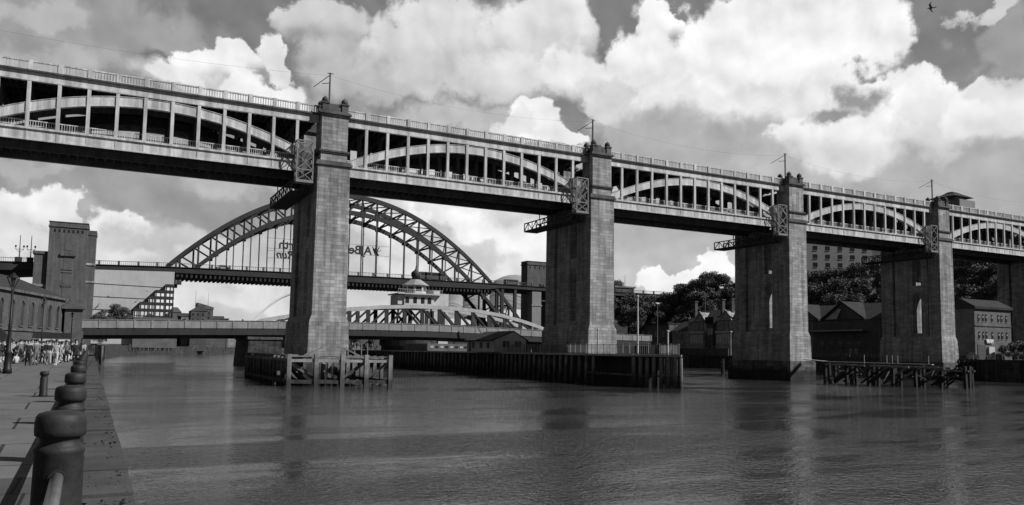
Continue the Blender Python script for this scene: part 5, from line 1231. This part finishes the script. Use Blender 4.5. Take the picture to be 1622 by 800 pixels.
# ================================================================ BIRDS
def bird(x, y, z, s, rz, bank, lab):
    t = thing('bird', lab, 'bird', (x, y, z), rz); t.rotation_euler = (bank, 0, rz); t.scale = (s, s, s)
    b = MB(); b.tube((-.22, 0, 0), (0.0, 0, .02), .02, .065, 10); b.tube((0, 0, .02), (.2, 0, .03), .065, .035, 10); b.tube((.2, 0, .03), (.27, 0, .03), .035, .008, 8)
    b.prism([(-.2, -.02), (-.2, .02), (-.34, .06), (-.34, -.06)], 'z', -.008, .008)
    for sg_ in (-1, 1):
        b.add([(.10, sg_*.04, .03), (-.06, sg_*.04, .03), (.02, sg_*.32, .13), (.15, sg_*.30, .13), (-.10, sg_*.70, .06), (.10, sg_*.04, .045), (-.06, sg_*.04, .045), (.02, sg_*.32, .142), (.15, sg_*.30, .142), (-.10, sg_*.70, .062)],
              [(0, 1, 2, 3), (3, 2, 4), (5, 8, 7, 6), (8, 9, 7), (0, 3, 8, 5), (1, 6, 7, 2), (3, 4, 9, 8), (2, 7, 9, 4)])
    b.obj('body', 'bird', t, loc=Z0)
bird(84.2, 56.5, 45.2, 1.55, R(120), R(18), 'dark gull gliding high in the sky at the top right')
bird(1.2, 262, 18.9, 1.6, R(20), 0, 'larger dark bird before the pale sheeting, nearer the left tower')
bird(11.6, 262, 20.9, 1.1, R(160), 0, 'smaller dark bird before the pale sheeting, nearer the scaffold steps')

# ================================================================ PEOPLE
def person_mesh(pose):
    # joints -> skin modifier -> one continuous mesh; regions coloured by the nearest limb
    J_ = {'pel': (0, 0, .95, .15, .11), 'waist': (0, 0, 1.1, .135, .10), 'chest': (0, .01, 1.33, .175, .12), 'neck': (0, .0, 1.50, .055, .055), 'chin': (0, .02, 1.57, .07, .08), 'head': (0, .01, 1.67, .085, .10), 'top': (0, 0, 1.75, .06, .07)}
    E_ = [('pel', 'waist'), ('waist', 'chest'), ('chest', 'neck'), ('neck', 'chin'), ('chin', 'head'), ('head', 'top')]
    st = {'stand': (0, 0), 'walk': (.28, -.24), 'sit': (0, 0)}[pose]
    for s, nm, fy in ((-1, 'l', st[0]), (1, 'r', st[1])):
        if pose == 'sit':
            pts = [('hip', s*.09, .02, .48, .10), ('knee', s*.13, .46, .50, .07), ('ank', s*.13, .48, .09, .045), ('toe', s*.14, .64, .04, .04)]
        else:
            pts = [('hip', s*.09, 0, .88, .095), ('knee', s*.10, fy*.55+.04*abs(fy), .50, .065), ('ank', s*.10, fy-(.05 if fy < 0 else 0), .09 if fy >= 0 else .13, .042), ('toe', s*.11, fy+.17, .04, .04)]
        arm = [('sh', s*.185, 0, 1.42, .06), ('elb', s*.24, -.03-fy*.3, 1.13, .045), ('wri', s*.25, .10-fy*.6, .90, .032), ('hand', s*.25, .13-fy*.65, .80, .038)]
        if pose == 'sit': arm = [('sh', s*.185, 0, .93, .06), ('elb', s*.25, .03, .66, .045), ('wri', s*.16, .26, .60, .032), ('hand', s*.13, .34, .60, .038)]
        pv = 'pel'
        for (n_, x, y, z, r_) in pts: J_[nm+n_] = (x, y, z, r_, r_); E_.append((pv, nm+n_)); pv = nm+n_
        pv = 'chest'
        for (n_, x, y, z, r_) in arm: J_[nm+n_] = (x, y, z, r_, r_); E_.append((pv, nm+n_)); pv = nm+n_
    if pose == 'sit':
        for k in ('pel', 'waist', 'chest', 'neck', 'chin', 'head', 'top'): j = J_[k]; J_[k] = (j[0], j[1]-.02, j[2]-.47, j[3], j[4])
    ks = list(J_); me = bpy.data.meshes.new('p'); me.from_pydata([J_[k][:3] for k in ks], [(ks.index(a), ks.index(c)) for a, c in E_], [])
    o = bpy.data.objects.new('p', me); COL.objects.link(o); o.modifiers.new('s', 'SKIN')
    if not me.skin_vertices: me.attributes.new  # skin layer comes with the modifier below
    bm = bmesh.new(); bm.from_mesh(me); ly = bm.verts.layers.skin.verify(); bm.verts.ensure_lookup_table()
    for i, k in enumerate(ks): bm.verts[i][ly].radius = (J_[k][3], J_[k][4]); bm.verts[i][ly].use_root = (k == 'pel')
    bm.to_mesh(me); bm.free()
    sb = o.modifiers.new('u', 'SUBSURF'); sb.levels = 1; sb.render_levels = 1
    bpy.context.view_layer.update()
    out = bpy.data.meshes.new_from_object(o.evaluated_get(bpy.context.evaluated_depsgraph_get())); bpy.data.objects.remove(o)
    for n_ in ('skin', 'cloth_mid', 'cloth_dark'): out.materials.append(M[n_])
    K = np.array([J_[k][:3] for k in ks]); reg = {'head': 0, 'top': 0, 'chin': 0, 'neck': 0, 'lwri': 0, 'rwri': 0, 'lhand': 0, 'rhand': 0, 'chest': 1, 'waist': 1, 'lsh': 1, 'rsh': 1, 'lelb': 1, 'relb': 1}
    for p in out.polygons:
        c = np.array(p.center); k = ks[int(np.argmin(((K-c)**2).sum(1)))]; p.material_index = reg.get(k, 2); p.use_smooth = True
    hz = 1.70 if pose != 'sit' else 1.23
    hb = MB(); hb.lathe([(.085, -.03), (.107, .0), (.112, .04), (.09, .085), (.03, .11)], 12, (0, -.02, hz)); return out, hb
PM = {p: person_mesh(p) for p in ('stand', 'walk', 'sit')}
HM = {}
def person(pose, x, y, rz, shirt, leg, lab, s=1.0, group=None, z=Q0):
    t = thing('person', lab, 'person', (x, y, z), rz, group); t.scale = (s, s, s)
    o = bpy.data.objects.new('body', PM[pose][0]); COL.objects.link(o); o.parent = t
    for i, m in ((1, shirt), (2, leg)): o.material_slots[i].link = 'OBJECT'; o.material_slots[i].material = M[m]
    if pose not in HM: h = PM[pose][1].obj('hair', 'hair', t, smooth=True, loc=Z0); HM[pose] = h.data
    else: h = bpy.data.objects.new('hair', HM[pose]); COL.objects.link(h); h.parent = t
    return t
person('stand', -1.40, 58, R(200), 'cloth_dark', 'cloth_dark', 'person in dark clothes standing by the bollards with their back turned', 1.02)
person('walk', -2.75, 64, R(170), 'cloth_lightgrey', 'cloth_pale', 'person in pale trousers and light grey top walking on the quay', .96)
person('walk', -3.30, 66, R(10), 'cloth_dark', 'cloth_lightgrey', 'person in a dark top and light trousers walking beside the pale-trousered one', 1.0)
person('stand', -3.95, 64, R(30), 'cloth_mid', 'cloth_mid', 'tall person in a mid grey coat at the front of the crowd', 1.03)
person('walk', -4.25, 61.5, R(190), 'cloth_dark', 'cloth_dark', 'person in all dark clothes near the tall grey-coated person', .97)
person('sit', -4.9, 52.0, R(90), 'cloth_dark', 'cloth_dark', 'person in black sitting on the pavement right of the near lamp post', 1.0, None, Q0-.38)
person('sit', -5.4, 50.0, R(120), 'cloth_mid', 'cloth_dark', 'person in a grey top sitting low behind the near lamp post', 1.0, None, Q0-.38)
person('stand', -2.3, 82, R(150), 'cloth_dark', 'cloth_dark', 'dark-clad person standing behind the bollards, left of a white shirt', 1.0)
person('walk', -1.95, 84, R(180), 'cloth_pale', 'cloth_dark', 'person in a white shirt beside the line of bollards', 1.0)
rc = random.Random(44); cl = ['cloth_dark', 'cloth_mid', 'cloth_pale', 'cloth_lightgrey', 'cloth_pale']
GC = 'crowd on the market quay'
cn = {'cloth_dark': 'dark', 'cloth_mid': 'grey', 'cloth_pale': 'white', 'cloth_lightgrey': 'light grey'}
for k in range(165):
    y = rc.uniform(68, 165) if k % 2 else rc.uniform(68, 100); x = rc.uniform(-.115*y+1.5, -2.0-.008*(y-70)) if k < 140 else rc.uniform(-9, -1.8)
    sit = rc.random() < .3 and y < 100; sh = rc.choice(cl); lg = rc.choice(['cloth_dark', 'cloth_mid', 'cloth_lightgrey', 'cloth_dark'])
    dep = 'front' if y < 80 else ('middle' if y < 100 else ('back' if y < 130 else 'far end')); f_ = x/y
    side = 'near the bollards' if f_ > -.035 else ('just left of bollards' if f_ > -.055 else ('round second lamp post' if f_ > -.08 else 'towards left edge'))
    po = 'sit' if sit else rc.choice(['stand', 'walk']); lab = 'person %s, %s top, %s trousers, %s of crowd %s' % ({'sit': 'sitting', 'stand': 'standing', 'walk': 'walking'}[po], cn[sh], cn[lg], dep, side)
    person(po, x, y, rc.uniform(0, 6.28), sh, lg, lab, rc.uniform(.9, 1.06), GC, Q0-(.38 if sit else 0))
for k in range(16):
    y = rc.uniform(45, 75); x = rc.uniform(-.105*y-.2, -.088*y-.1); sh = rc.choice(cl)
    person('sit', x, y, rc.uniform(0, 6.28), sh, rc.choice(['cloth_dark', 'cloth_mid']), '%s-topped person sitting at the left edge behind the near lamp post' % cn[sh], rc.uniform(.9, 1.0), 'sitters at the left edge, %s tops' % cn[sh], Q0-.38)
for o in list(bpy.data.objects):
    if 'used' in o: del o['used']

for o in bpy.data.objects:
    if o.parent is None and 'label' in o and len(o['label'].split()) > 16: print('LONG', o.name, o['label'])
